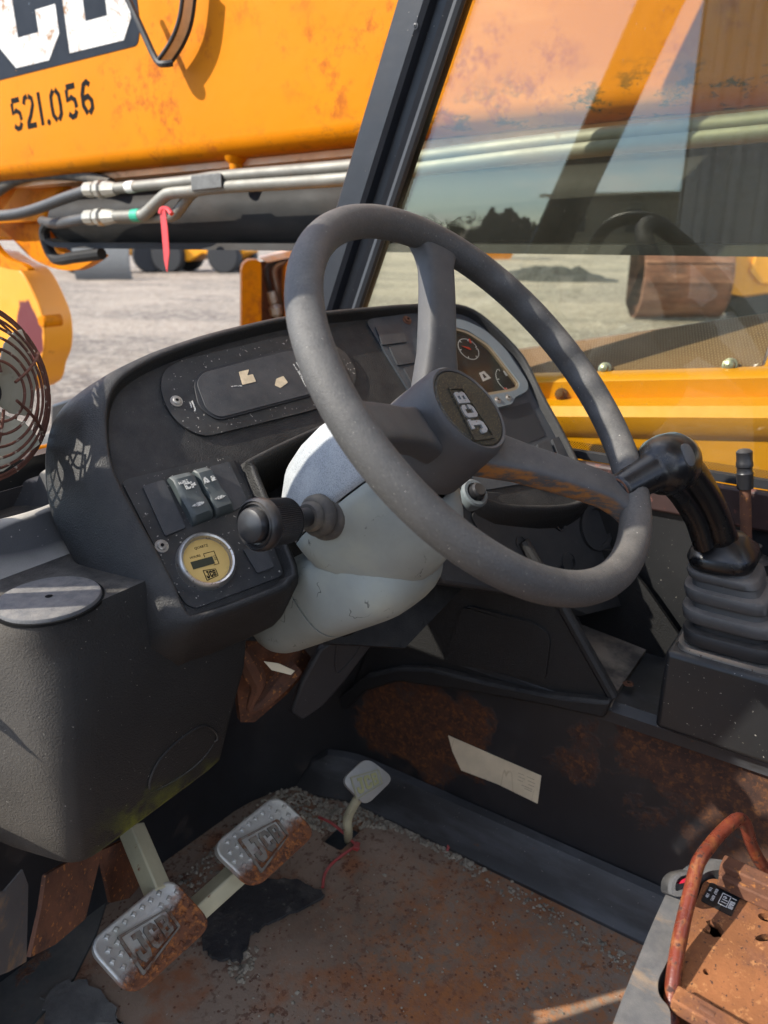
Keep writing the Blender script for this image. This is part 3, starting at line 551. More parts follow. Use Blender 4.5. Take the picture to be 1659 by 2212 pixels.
# radio slot panel
rs = pane('radio_plate', [(346, 840), (352, 800), (390, 778), (626, 722), (742, 752), (772, 800), (764, 840), (691, 882), (440, 944), (392, 920), (362, 885)], FH_, -.0085, .02, PANEL, dash)
pane('slot_recess', [(418, 826), (434, 800), (630, 751), (730, 775), (745, 815), (690, 850), (472, 908), (442, 890), (428, 872)], -.0085, -.0062, .012, SEALM, rs)
bl = pane('slot_blank', [(424, 826), (438, 805), (630, 756), (722, 778), (738, 815), (688, 846), (474, 902), (447, 886)], -.0085, -.0050, .011, BLANK, rs)
for pts in ([(516, 803), (538, 798), (534, 811), (546, 808), (553, 824), (524, 831)], [(597, 818), (612, 812), (622, 826), (606, 838), (594, 832)]):
    pane('torn_hole', pts, -.006, -.0046, .001, CREAM, bl, bevel=0)
for pts in ([(500, 835), (505, 834), (523, 833)], [(634, 786), (648, 808), (662, 836)], [(640, 782), (652, 800), (664, 824)], [(646, 800), (656, 818)]):
    mk('scrape_mark', ribbon(DF, DF.uvs(pts, -.0046), .0012, -.005, -.0047), WORN, bl, ang=0)
bolt('panel_rivet', dfr(381, 867, -.0085), .0042, .003, STEEL, rs)
mk('print_mark', [ribbon(DF, DF.uvs(p, -.008), .0014, -.0085, -.0081) for p in ([(411, 868), (414, 880)], [(415, 866), (422, 884), (420, 889)])], WORN, rs, ang=0)
# switch panel
sw = pane('switch_panel', [(264, 1043), (276, 1034), (490, 984), (502, 990), (560, 1110), (612, 1236), (604, 1246), (424, 1314), (402, 1306), (388, 1285)], FH_, -.0095, .006, PANEL, dash)
for pts in ([(308, 1050), (355, 1036), (402, 1139), (357, 1158)], [(453, 1008), (495, 997), (537, 1085), (504, 1104)], [(525, 1186), (574, 1180), (593, 1224), (556, 1238)]):
    pane('blanking_plate', pts, -.0095, -.0072, .002, BLANK, sw)
def rocker(pix, name='rocker_switch'):
    """corner pixels: top-left, top-right, bottom-right, bottom-left"""
    a, b, c, d = [V(q) for q in DF.uvs(pix, -.004)]; rg = []
    for t, h in ((-.02, -.0095), (0, -.001), (.12, .0035), (.34, .0022), (.5, .0008), (.68, .0018), (.9, .001), (1.0, -.004), (1.02, -.0095)):
        l, r = a + (d - a) * t, b + (c - b) * t; e = (r - l)
        rg.append([DF.p(*(l + e * s), h - dh) for s, dh in ((0, .012), (0, .002), (.08, .0004), (.25, 0), (.75, 0), (.92, .0004), (1, .002), (1, .012))])
    o = mk(name, g_loft(rg, True, True), ROCK, sw, ang=40)
    up = (a - d).normalized(); ex = V((up.y, -up.x)); return o, lambda s, t, h: Fr(DF.p(*((a + (b - a) * s) + ((d + (c - d) * s) - (a + (b - a) * s)) * t), h), DF.x * ex.x + DF.y * ex.y, DF.x * up.x + DF.y * up.y)
r1, f1 = rocker([(364, 1033), (410, 1022), (462, 1113), (417, 1131)])
q = f1(.5, .3, .0030); W_ = .0075
mk('symbol', [g_plate(q, [(-.5 * W_, -.5 * W_), (.5 * W_, -.5 * W_), (.5 * W_, .35 * W_), (-.5 * W_, .35 * W_)], 0, .0006, [[(-.2 * W_, -.25 * W_), (.25 * W_, -.25 * W_), (.25 * W_, .12 * W_), (-.2 * W_, .12 * W_)]]), g_plate(q, [(-1.0 * W_, .4 * W_), (.2 * W_, .4 * W_), (.2 * W_, .75 * W_), (-1.0 * W_, .75 * W_)], 0, .0006), g_plate(q, [(.55 * W_, -.3 * W_), (.9 * W_, -.3 * W_), (.9 * W_, .1 * W_), (.55 * W_, .1 * W_)], 0, .0006)], WORN, r1, ang=0)
q = f1(.5, .72, .0016); mk('indicator_mark', g_plate(q, [(-.007, 0), (-.002, -.0018), (.002, -.0018), (.007, 0), (.002, .0018), (-.002, .0018)], 0, .0006), WORN, r1, ang=0)
r2, f2 = rocker([(416, 1019), (447, 1011), (506, 1099), (468, 1113)])
q = f2(.5, .3, .0030); mk('symbol', [g_plate(q, [(-.007, -.003), (-.001, -.003), (-.003, .003), (-.005, .003)], 0, .0006), g_plate(q, [(.001, -.003), (.006, -.003), (.0045, .002), (.002, .002)], 0, .0006)], WORN, r2, ang=0)
q = f2(.5, .72, .0016); mk('indicator_mark', g_plate(q, [(-.006, 0), (-.002, -.0016), (.002, -.0016), (.006, 0), (.002, .0016), (-.002, .0016)], 0, .0006), WORN, r2, ang=0)
bolt('panel_rivet', dfr(349, 1180, -.0095), .0042, .003, STEEL, sw)
# hour meter
hf = dfr(443, 1216, -.0095, ang_of((420, 1222), (470, 1208)))
HR = .0262
hour = mk('hour_meter', g_lathe(hf.o, hf.z, [(HR, 0), (HR, .006), (HR * .985, .0085), (HR * .90, .0105), (HR * .84, .0095), (HR * .80, .005), (.001, .0048)], 48), CHROME, dash, ang=40)
hq = hf.at(0, 0, .0052)
mk('dial', g_lathe(hq.o, hq.z, [(HR * .79, 0), (.001, .0001)], 40), GOLD, hour, ang=0)
mk('display', g_plate(hq, [(-.0145, -.0045), (.006, -.0045), (.006, .0025), (-.0145, .0025)], 0, .0006), LCD, hour, ang=0)
text('lettering', 'QUARTZ', hq.at(0, .0135), .0032, INK, hour); text('lettering', 'HOURS', hq.at(-.0085, .0062), .003, INK, hour)
mk('dial_line', ribbon(hq, [(-.0005, .0035), (-.0005, .0068), (.0095, .0068), (.0095, -.0055), (.0045, -.0055)], .0006, 0, .0004), INK, hour, ang=0)
text('lettering', '1/10', hq.at(.0079, .0008, 0, -math.pi / 2), .0028, INK, hour)
logo(hq.at(-.001, -.0125), .0105, .0092, INK, INK, hour, 0, .0004, taper=.3)
# gauge cluster panel
cl = pane('cluster_panel', [(792, 696), (800, 688), (885, 677), (973, 671), (1018, 679), (1071, 722), (1127, 780), (1165, 854), (1211, 938), (1244, 1008), (1200, 1032), (1040, 1060), (985, 1010), (874, 829)], FH_, -.0095, .012, BLUEP, dash)
for pts in ([(811, 705), (864, 698), (880, 738), (827, 745)], [(841, 749), (880, 743), (902, 782), (860, 789)], [(872, 794), (905, 789), (925, 826), (893, 832)]):
    pane('blanking_plate', pts, -.0095, -.0072, .002, BLANK, cl)
for px, py in ((879, 692), (1208, 934)): bolt('panel_rivet', dfr(px, py, -.0095), .0042, .0035, RSTD, cl)
ob = DF.uvs([(905, 700), (969, 687), (1003, 691), (1046, 711), (1092, 753), (1141, 826), (1141, 842), (1130, 850), (1112, 858), (1108, 872), (1068, 882), (1060, 868), (960, 888), (915, 820)], -.004)
ib = DF.uvs([(925, 714), (969, 704), (1008, 712), (1060, 746), (1123, 828), (1119, 840), (1105, 845), (970, 868), (935, 815)], -.004)
bz = mk('cluster_bezel', g_plate(DF, rnd(ob, .010), -.0095, -.004, [rnd(ib, .010)]), GREYB, cl, ang=30, bevel=.001)
mk('bezel_lip', g_plate(DF, rnd(off([V(q) for q in ib][::1] if area2(ib) > 0 else [V(q) for q in ib][::-1], .0003), .010), -.0090, -.0050, [rnd([tuple(q) for q in off([V(q) for q in ib] if area2(ib) > 0 else [V(q) for q in ib][::-1], -.004)], .010)]), TAN, bz, ang=0)
gface = mk('gauge_face', g_plate(DF, rnd(ib, .010), -.0095, -.0088), GAUGE, cl, ang=0)
def dial(px, py, r, a0, a1, ticks, reds=(), needle=None):
    c = dfr(px, py, -.0087); geo = [ribbon(c, [(r * math.cos(a0 + (a1 - a0) * i / 40), r * math.sin(a0 + (a1 - a0) * i / 40)) for i in range(41)], .0009, 0, .0002)]
    for i in range(ticks):
        a = a0 + (a1 - a0) * i / (ticks - 1); geo.append(ribbon(c, [(r * .8 * math.cos(a), r * .8 * math.sin(a)), (r * .97 * math.cos(a), r * .97 * math.sin(a))], .0012, .0003, .0005))
    mk('dial_scale', geo, WHITEP, gface, ang=0)
    for a, b in reds: mk('red_zone', ribbon(c, [(r * .96 * math.cos(a + (b - a) * i / 8), r * .96 * math.sin(a + (b - a) * i / 8)) for i in range(9)], .0022, .0006, .0008), REDN, gface, ang=0)
    if needle is not None: mk('needle', g_plate(c, [(-.2 * r * math.cos(needle) - .0008 * math.sin(needle), -.2 * r * math.sin(needle) + .0008 * math.cos(needle)), (.1 * r * math.sin(needle), -.1 * r * math.cos(needle)), (.72 * r * math.cos(needle), .72 * r * math.sin(needle)), (-.1 * r * math.sin(needle), .1 * r * math.cos(needle))], .0008, .0018), REDN, gface, ang=0)
    return c
dial(1012, 754, .0155, 0, 2 * math.pi * .97, 7, (), 2.6)
mk('needle', ribbon(dfr(1016, 742, -.0087), [(0, 0), (.0015, .006)], .002, .0008, .0015), REDN, gface, ang=0)
cb = dial(966, 846, .040, -.75, 2.2, 9)
for s_, a in (('10', 1.05), ('15', .62), ('20', .2), ('25', -.2)): text('lettering', s_, cb.at(.0305 * math.cos(a), .0305 * math.sin(a)), .0055, WHITEP, gface)
dial(1097, 820, .0185, 1.9, 3.9, 3, ((3.7, 4.0), (4.9, 5.3)), None)
lg = dfr(1046, 812, -.0087, .1); mk('symbol', [g_plate(lg, [(-.008, -.006), (.008, -.006), (.005, .006), (-.005, .006)], 0, .0003, [[(-.003, -.003), (.003, -.003), (.0015, .003), (-.0015, .003)]])], WHITEP, gface, ang=0)
mk('symbol', g_plate(dfr(1093, 806, -.0087), [(-.003, -.004), (.003, -.004), (.003, .004), (-.003, .004)], 0, .0003), WHITEP, gface, ang=0)
mk('cluster_lens', g_plate(DF, rnd(ib, .010), -.0062, -.0056), LENS, cl, ang=0)
for px, py in ((1075, 864), (1098, 859)):
    b = bolt('bezel_screw', dfr(px, py, -.004), .0032, .0015, STEEL, bz)
pane('blank_screen', [(1067, 889), (1144, 868), (1179, 941), (1106, 971)], -.0095, -.0088, .003, SEALM, cl)
fr_ = DF.uvs([(1060, 887), (1146, 863), (1185, 943), (1106, 977), (1040, 990)], -.0075)
for pts in ([(1120, 978), (1155, 964), (1184, 1030), (1150, 1042)], [(1160, 960), (1186, 951), (1213, 1020), (1190, 1028)], [(1193, 948), (1214, 941), (1240, 1006), (1219, 1015)]):
    pane('blanking_plate', pts, -.0095, -.0055, .003, BLANK, cl)
kq = dfr(1022, 1068, -.004)
ign = mk('ignition_lock', g_lathe(kq.o, kq.z, [(.017, -.01), (.017, .004), (.015, .006), (.0115, .006), (.011, .003), (.004, .002)], 32), GREYB, dash, ang=40)
mk('key_barrel', g_lathe(kq.o, kq.z, [(.009, 0), (.009, .012), (.007, .014), (.001, .014)], 20), KEYB, ign)
# fuse cover below the cluster, leaning down to the side trim
FC = Fr(DF.p(*DF.uv(1150, 1085), -.02), DF.x, V((0, .42, .9)))
if FC.z.y > 0: FC = Fr(FC.o, -FC.x, FC.y)
fc = mk('fuse_cover', g_plate(FC, FC.uvs([(880, 1060), (1050, 1060), (1300, 1075), (1345, 1160), (1420, 1290), (1260, 1330), (1160, 1290), (960, 1260)]), -.02, 0), PLS, dash, ang=30, bevel=.004)
mk('cover_door', g_plate(FC, rnd(FC.uvs([(1010, 1110), (1085, 1085), (1120, 1095), (1252, 1178), (1246, 1200), (1205, 1226), (1080, 1230)]), .012), 0, .003), PLS, fc, ang=30, bevel=.0015)
for px, py, r in ((1120, 1172, .008), (1206, 1133, .008), (1285, 1140, .03), (1225, 1215, .013)):
    u, v = FC.uv(px, py); mk('moulded_ring', g_plate(FC, circ(u, v, r), 0, .0045, [circ(u, v, r * .82)]), PLS, fc, ang=30)
# ================================================================== STEERING WHEEL
Z0 = V((0, 0, 1.75))
WC = V((.549, .270, -.122)) + Z0; AX = V((-.009, -.733, .68)).normalized()
E1 = V((1, 0, 0)); E1 = (E1 - AX * E1.dot(AX)).normalized(); E2 = AX.cross(E1)
if E2.z < 0: E2 = -E2
sw_ = thing('steering_wheel', WC, 'black three-spoke steering wheel with a round badge on its boss', 'steering wheel')
RR, RT = .1728, .0131
rings = []
for i in range(144):
    th = 2 * math.pi * i / 144; rd = E1 * math.cos(th) + E2 * math.sin(th); dg = math.degrees(th)
    grip = 0
    if 0 < (dg + 42) % 360 < 92: g_ = ((dg + 42) % 360) / 92; grip = math.sin(math.pi * g_) ** .4 * (math.sin(g_ * 2 * math.pi * 6.5)) * .0026
    ring = []
    for j in range(20):
        ps = 2 * math.pi * j / 20; k = max(0, -math.cos(ps + .6)) ** 3
        ring.append(WC + rd * (RR + (RT + grip * k) * math.cos(ps)) + AX * ((RT * 1.06 + grip * k) * math.sin(ps)))
    rings.append(ring)
rings.append(rings[0])
mk('rim', g_loft(rings, False, False), PLW, sw_, ang=60)
def spoke(deg, mat, w0, w1):
    a = math.radians(deg); rd = E1 * math.cos(a) + E2 * math.sin(a); tg = AX.cross(rd); rg = []
    for t in (0, .12, .3, .5, .7, .82, .9, .96, 1.0):
        r = .030 + (RR - .030) * t; dz = -.052 * (1 - t) ** 1.3 - .004
        wd = w0 + (w1 - w0) * t + .016 * max(0, t - .78) / .22 * max(0, t - .78) / .22 + .006 * max(0, .3 - t) / .3
        hh = .0135 - .003 * t
        rg.append(sup(WC + rd * r + AX * dz, tg, AX, wd, hh, 4.6, 32))
    return mk('spoke', g_loft(rg), mat, sw_, ang=50)
spoke(60.4, SPK, .0172, .0150); spoke(176.5, SPK, .0180, .0150); spoke(-54.3, SPKR, .0190, .0150)
BF = -.022                                                      # boss front face, behind the rim plane
bo = mk('boss', g_lathe(WC, AX, [(.001, -.088), (.043, -.088), (.0465, -.083), (.0462, -.068), (.0445, -.045), (.0432, -.030), (.0415, BF - .0025), (.0393, BF), (.0372, BF - .0008), (.0370, BF - .003), (.001, BF - .003)], 56), SPK, sw_, ang=50)
WFm = Fr(WC, E1, E2) if E1.cross(E2).dot(AX) > 0 else Fr(WC, E2, E1)
fc_ = Fr(WC + AX * BF, WFm.x, WFm.y)
em = mk('emblem_disc', g_lathe(WC + AX * (BF - .0032), AX, [(.0362, 0), (.0362, .002), (.0352, .0030), (.001, .0036)], 56), EMB, sw_, ang=40)
ja = V(fc_.uv(1040, 918)); jb = V(fc_.uv(1000, 850)); jc = (V(fc_.uv(1030, 932)) + V(fc_.uv(1000, 852))) / 2; jc = V(fc_.uv(1013, 893))
lgf = fc_.at(jc.x, jc.y, .0001, math.atan2((jb - ja).y, (jb - ja).x))
if lgf.y.dot(-RH) < 0: lgf = Fr(lgf.o, -lgf.x, -lgf.y)
logo(lgf, .046, .0275, EMBL, EMB, em, -.002, .0016, taper=.36)
# ================================================================== COLUMN, COWLS, STALK
colm = thing('steering_column', WC - AX * .15, 'grey scuffed steering column cowl behind the wheel', 'steering column')
mk('column_collar', g_lathe(WC, AX, [(.030, -.13), (.034, -.10), (.040, -.094), (.040, -.089), (.001, -.089)], 40), RSTD, colm)
UPX = (E2 * 1.0).normalized()
cprof = [(.036, -.098), (.043, -.099), (.052, -.103), (.062, -.113), (.069, -.128), (.073, -.150), (.073, -.175), (.070, -.195), (.060, -.215), (.04, -.23)]
def half(a0, a1, dr=0):
    rg = []
    for r, h in cprof:
        c = WC + AX * h; rg.append([c + (E1 * math.cos(a0 + (a1 - a0) * j / 28) * (r + dr) * .94 + UPX * math.sin(a0 + (a1 - a0) * j / 28) * (r + dr) * (1.0 if math.sin(a0 + (a1 - a0) * j / 28) > 0 else 1.24)) for j in range(29)])
    return g_loft(rg, False, False, False)
def solid(o, t):
    m = o.modifiers.new('wall', 'SOLIDIFY'); m.thickness = t; m.offset = -1 if t > 0 else 1; return o
gp_ = .012
uc = solid(mk('upper_cowl', half(gp_, math.pi - gp_), SHR_U, colm, ang=60), .003)
lc = solid(mk('lower_cowl', half(math.pi + gp_, 2 * math.pi - gp_), SHR, colm, ang=60), .003)
mk('cowl_core', g_lathe(WC, AX, [(.03, -.1), (.062, -.125), (.064, -.19), (.03, -.22)], 32), SEALM, colm)
def housing(s0, s1, n, ends):
    rg = []
    for i in range(n + 1):
        s = s0 + (s1 - s0) * i / n; k = 1
        e0, e1 = ends
        if e0: k = min(k, math.sqrt(max(0.0, 1 - max(0, 1 - (s - s0) / .045) ** 2)) * .8 + .2)
        if e1: k = min(k, math.sqrt(max(0.0, 1 - max(0, 1 - (s1 - s) / .05) ** 2)) * .86 + .14)
        dn = .062 - .03 * max(0, (s - .20) / .16)
        c = WC - AX * s - E2 * dn + E1 * 0.0
        rg.append(sup(c, E1, E2, .060 * k - .008 * max(0, (s - .22) / .14), .046 * k, 3, 36))
    return g_loft(rg)
mk('lower_housing', housing(.150, .262, 14, (1, 0)), SHR, colm, ang=60)
mk('rear_housing', housing(.2645, .385, 12, (0, 1)), SHR, colm, ang=60)
mk('housing_core', g_lathe(WC - E2 * .06, AX, [(.03, -.2), (.038, -.25), (.038, -.28), (.03, -.3)], 24), INK, colm)
cm = P(612, 1441, .80); mk('torn_cover_scrap', g_plate(Fr(cm, RH, UP), [(-.02, .006), (-.005, .004), (.012, -.004), (.008, -.008), (-.012, -.003)], -.001, .001), PAPER, colm, ang=0)
# stalk
sb, sk = P(722, 1108, .668), P(541, 1136, .585); sa = (sk - sb).normalized(); L_ = (sk - sb).length
stk = thing('indicator_stalk', sb, 'black ribbed indicator stalk with round end button on the steering column', 'stalk')
mk('stalk_mount', g_lathe(sb, sa, [(.034, -.05), (.032, -.03), (.028, -.012), (.022, -.004), (.001, -.003)], 36), SHR, stk)
mk('stalk_boot', g_lathe(sb, sa, [(.012, -.01), (.0265, -.006), (.0275, 0), (.0265, .003), (.0235, .004), (.0235, .0075), (.0205, .009), (.0225, .0105), (.0225, .014), (.0205, .0165), (.0170, .0175), (.0185, .020), (.0180, .025), (.0155, .028), (.0125, .0285), (.0130, .033), (.0110, .036), (.001, .036)], 40), BOOT, stk, ang=45)
k0 = L_ - .045
mk('stalk_neck', g_lathe(sb, sa, [(.008, .03), (.008, k0), (.0165, k0 + .001), (.0185, k0 + .004), (.001, k0 + .004)], 32), KEYB, stk)
rg = []
for h, r in ((k0 + .003, .0178), (k0 + .005, .0186), (L_ - .016, .0194), (L_ - .0145, .0186)):
    u = sa.orthogonal().normalized(); vv = sa.cross(u); rg.append([sb + sa * h + (u * math.cos(j * math.pi / 72) + vv * math.sin(j * math.pi / 72)) * (r - (.0008 if j % 2 else 0)) for j in range(144)])
mk('ribbed_sleeve', g_loft(rg), KEYB, stk, ang=20)
mk('end_ring', g_lathe(sb, sa, [(.018, L_ - .015), (.0208, L_ - .0135), (.0212, L_ - .010), (.0205, L_ - .006), (.0188, L_ - .004), (.0178, L_ - .0055), (.0165, L_ - .0035), (.0152, L_ - .006), (.001, L_ - .007)], 48), KEYB, stk, ang=40)
mk('end_button', g_lathe(sb, sa, [(.0138, L_ - .008), (.0138, L_ - .001), (.0128, L_ + .0012), (.010, L_ + .0022), (.001, L_ + .0030)], 48), KEYB, stk, ang=40)
# ================================================================== PEDESTAL AND COWL
pd = thing('front_pedestal', V((.32, .55, 1.3)), 'black moulded pedestal left of the dash with round lid on top', 'pedestal')
def prd(xr, xm, y0, xl, yl, r, z):
    q = rnd([(xr, y0), (xr, .76), (xl, .76), (xl, yl), (xm, y0)], [.008, .005, .005, r, r], 6); return [V((x, y, z)) for x, y in q]
secs = [(.418, .268, .484, .247, .560, .02, 1.256), (.428, .265, .479, .242, .562, .022, 1.263), (.440, .262, .475, .232, .565, .026, 1.30), (.463, .264, .473, .222, .570, .03, 1.35), (.475, .272, .475, .220, .575, .034, 1.40), (.478, .278, .481, .232, .575, .040, 1.435), (.477, .272, .486, .250, .565, .046, 1.455), (.470, .268, .489, .261, .560, .047, 1.467), (.462, .2675, .4915, .2655, .558, .047, 1.473)]
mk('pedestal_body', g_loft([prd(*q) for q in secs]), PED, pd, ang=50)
lidc = PZ(107, 1297, 1.473)
lid = mk('round_lid', g_lathe(lidc, (0, 0, 1), [(.0395, -.003), (.0395, .0015), (.0387, .003), (.037, .0036), (.001, .0036)], 56), LIDM, pd, ang=40)
mk('lid_groove', g_lathe(lidc, (0, 0, 1), [(.0415, -.002), (.0415, .0004), (.0392, .0004)], 56), INK, pd)
mk('lid_dimple', g_lathe(lidc + V((0, 0, .0038)), (0, 0, 1), [(.003, 0), (.001, .0002)], 16), INK, lid)
RF = Fr(V((0, .472, 0)), (1, 0, 0), (0, 0, 1))
ov = [(x, y) for x, y in RF.uvs([(470, 1585), (468, 1612), (440, 1650), (395, 1685), (345, 1712), (328, 1708), (328, 1682), (350, 1640), (390, 1600), (440, 1570)])]
ovc = [tuple(q.to_2d()) for q in crom([V((a, b, 0)) for a, b in ov], 5, True)]
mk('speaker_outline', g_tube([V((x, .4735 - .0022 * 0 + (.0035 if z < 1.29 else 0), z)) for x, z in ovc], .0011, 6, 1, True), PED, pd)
# speckled scuttle in front of it, with a deep tray moulded into it
tc_ = PZ(-25, 1128, 1.48)
def cz(x, y):
    d = math.hypot((x - tc_.x) / .085, (y - tc_.y) / .07); z = 1.492 + .0
    rd = math.hypot((x - tc_.x - .05) / .10, (y - tc_.y + .035) / .055)
    ss = min(1, max(0, (y - .583) / .04))
    z += .016 * math.exp(-(((d - 1.15) / .28) ** 2)) * (1 if y < tc_.y + .03 else .35) * ss
    if d < 1: z -= .045 * min(1, (1 - d) / .35)
    if y < .625: z -= max(0, (.625 - y)) * .62
    return z
mk('scuttle', grid_plane(.16, .50, .575, .755, 90, cz), COWL, pd, ang=60)
mk('scuttle_front', g_box(Fr((0, .756, 0), (1, 0, 0), (0, 0, 1)), .16, .55, 1.2, 1.492, -.002, .002), COWL, pd)
for k in range(7):
    c = PZ(20 + random.uniform(-25, 20), 1165 + random.uniform(-8, 8), 1.455); a = random.random() * 6; s = random.uniform(.002, .005)
    if k == 0: lf = thing('dead_leaf', c, 'crumbled dead leaf lying in the moulded tray', 'leaf'); mk('blade', g_plate(Fr(c, (math.cos(a), math.sin(a), .2), (-math.sin(a), math.cos(a), .1)), [(-s * 2, 0), (0, s), (s * 1.8, s * .3), (s, -s)], 0, .0006), LEAF, lf, ang=0)
# brass terminals in the tray
for (px, py, t, r) in ((4, 1128, .66, .006), (2, 1150, .655, .008)):
    pass
# rust brace, folded sheet and sill at lower left
br = thing('rust_bracket', P(150, 1950, .66), 'flat rust-streaked steel bracket under the front pedestal', 'bracket')
bf = Fr(P(150, 1950, .70), (.9, .42, 0), (0, .1, 1))
mk('web_plate', g_plate(bf, bf.uvs([(66, 2068), (90, 1960), (100, 1890), (160, 1855), (222, 1830), (208, 1890), (185, 1985), (120, 2040)]), -.004, 0), RSTD, br, ang=0)
bf2 = Fr(P(260, 1900, .86), (.9, .35, 0), (0, .05, 1))
br2 = thing('pedal_box_gusset', P(260, 1900, .86), 'dark gusset plate behind the nearer pedal arm under the pedestal', 'bracket')
mk('web_plate', g_plate(bf2, bf2.uvs([(215, 1840), (300, 1800), (330, 1880), (280, 1940), (240, 1950)]), -.004, 0), RSTD, br2, ang=0)
sh = thing('bent_sheet', P(30, 1980, .56), 'bent grey sheet metal panel at the bottom left by the doorway', 'sheet')
sf_ = Fr(P(30, 1980, .60), (.72, .55, 0), (.1, 0, 1))
mk('sheet', g_plate(sf_, sf_.uvs([(-90, 1930), (10, 1925), (50, 1877), (62, 1910), (58, 2078), (20, 2100), (-90, 2140)]), -.002, 0), SKIRT, sh, ang=0, bevel=.001)
mk('upper_sheet', g_plate(sf_, sf_.uvs([(-90, 1600), (2, 1640), (18, 1800), (30, 1860), (24, 1905), (-90, 1912)]), -.03, -.028), SHR, sh, ang=0)
# ================================================================== PEDALS
def pedal(pix, cxy, t, nrm, label, ra, rb, arm):
    c = P(*cxy, t); f = Fr(c, (1, 0, 0), V((0, nrm[2], -nrm[1])));
    if f.z.z < 0: f = Fr(c, f.x, -f.y)
    r = thing('brake_pedal', c, label, 'pedal', 'studded pedals'); ra, rb = f.p(*f.uv(*ra)), f.p(*f.uv(*rb)); rn = (rb - ra).cross(f.z).normalized(); rn = rn if rn.dot(UP) < 0 else -rn; m_ = pedal_mat('part_rusted_pedal', rn, ra)
    uv = rnd(f.uvs(pix), .018, 7); u2 = [V(q) for q in uv]
    if area2(u2) < 0: u2 = u2[::-1]
    rg = [[f.p(q.x, q.y, h) for q in off(u2, d)] for d, h in ((0, -.008), (.001, -.003), (.0006, .0002), (-.0008, .0011), (-.0024, .0009), (-.004, 0))]
    pv, pf = g_loft(rg, True, True); mk('pad', (pv, pf), m_, r, ang=45)
    cu = [V(q) for q in f.uvs(pix)]; a, b, cc, d = cu           # left, top, right, bottom
    def W(s, q): return (a + (b - a) * s) * (1 - q) + (d + (cc - d) * s) * q
    for i in range(9):
        for j in range(6):
            s, q = (i + .75) / 9.5 + (.03 if j % 2 else -.01), (j + .62) / 6.2
            if .24 < s < .74 and .24 < q < .80 or not (.05 < s < .97): continue
            if (i in (0, 8)) and (j in (0, 5)): continue
            p = W(s, q); ff = f.at(p.x, p.y, -.0004, .5)
            mk('stud', g_loft([[ff.p(x * k, y * k, h) for x, y in ((-1, -1), (1, -1), (1, 1), (-1, 1))] for k, h in ((.0029, 0), (.0020, .0018), (.0012, .0022))], False), m_, r, ang=0)
    p = W(.48, .53); ex = (b - a).normalized()
    lf_ = f.at(p.x, p.y, -.0004, math.atan2(ex.y, ex.x)); logo(lf_, .049, .040, PEDL, PEDL, r, 0, .0028, taper=.45)
    for e in arm: mk('arm', e, ARMM, r, bevel=.002)
    return r, f
def bar(p, q, wd, th, up=V((0, 0, 1))):
    d = (q - p).normalized(); s = d.cross(up).normalized(); u = s.cross(d)
    return g_loft([[c + s * (a * wd / 2) + u * (b * th / 2) for a, b in ((-1, -1), (1, -1), (1, 1), (-1, 1))] for c in (p, q)])
pedal([(187, 2042), (366, 1893), (460, 1996), (287, 2153)], (320, 2030), .76, V((0, -.62, .78)), 'nearest alloy pedal, rusted over its lower right half, just left of the bottom centre',
      (397, 1918), (288, 2080), [bar(P(343, 1930, .800), P(284, 1790, .84), .020, .022, V((.5, -.5, 1)))])
pedal([(456, 1831), (598, 1716), (684, 1798), (550, 1920)], (570, 1820), .86, V((0, -.62, .78)), 'farther alloy pedal, mostly silver with rust along its lower edge',
      (652, 1758), (520, 1880), [bar(P(520, 1880, .885), P(425, 1965, .86), .026, .020, V((.2, .3, 1)))])
tp = P(795, 1690, .975); tf = Fr(tp, (.9, -.2, .0), (0, .55, .8))
if tf.z.y > 0: tf = Fr(tp, tf.x, -tf.y)
thr = thing('throttle_pedal', tp, 'small plain silver throttle pedal on a bent stem by the far wall', 'pedal')
tu = rnd(tf.uvs([(736, 1687), (793, 1635), (852, 1682), (791, 1743)]), .014, 6)
u2 = [V(q) for q in tu]
if area2(u2) < 0: u2 = u2[::-1]
mid = sum(u2, V((0, 0))) / len(u2)
rg = [[tf.p(*(mid + (q - mid) * k), h + .35 * ((mid + (q - mid) * k) - mid).y ** 2 * 12 * -1) for q in u2] for k, h in ((.97, -.004), (1, -.001), (.985, .001), (.7, .0012), (.35, .0012))]
mk('pad', g_loft(rg), PED_S, thr, ang=40)
logo(tf.at(*tf.uv(792, 1690), .0012, -.12), .040, .026, M('worn_yellow_print', (.33, .33, .16), .7), M('worn_yellow_line', (.3, .3, .2), .7), thr, 0, .0006, taper=.3)
mk('stem', g_tube([P(797, 1700, .985), P(772, 1727, .985), P(752, 1765, 1.0), P(752, 1795, 1.02), PZ(752, 1815, FZ - .02)], .0062, 10), ARMM, thr)
# ================================================================== SIDE TRIM
tr = thing('side_trim', V((.80, .3, 1.25)), 'black moulded side trim between dash and control box with pocket', 'trim')
TF = Fr((.772, 0, 0), (0, -1, 0), (0, 0, 1))
tp_ = TF.uvs([(760, 1480), (800, 1380), (880, 1250), (985, 1140), (1085, 1170), (1190, 1262), (1326, 1506), (1311, 1541), (1180, 1512), (1020, 1484), (870, 1463), (800, 1482)])
mk('trim_face', g_plate(TF, tp_, -.012, 0), PL, tr, ang=30, bevel=.003)
mk('trim_flange', g_plate(TF, TF.uvs([(740, 1500), (800, 1452), (870, 1436), (935, 1437), (1060, 1466), (1200, 1494), (1326, 1506), (1311, 1543), (1180, 1514), (1020, 1486), (870, 1465), (800, 1486), (750, 1530)]), -.01, .012), PL, tr, ang=30, bevel=.004)
mk('raised_panel', g_plate(TF, rnd(TF.uvs([(1000, 1312), (1020, 1308), (1160, 1345), (1192, 1372), (1180, 1470), (1030, 1440), (960, 1430)]), .012), -.002, .0035), PL, tr, ang=30, bevel=.002)
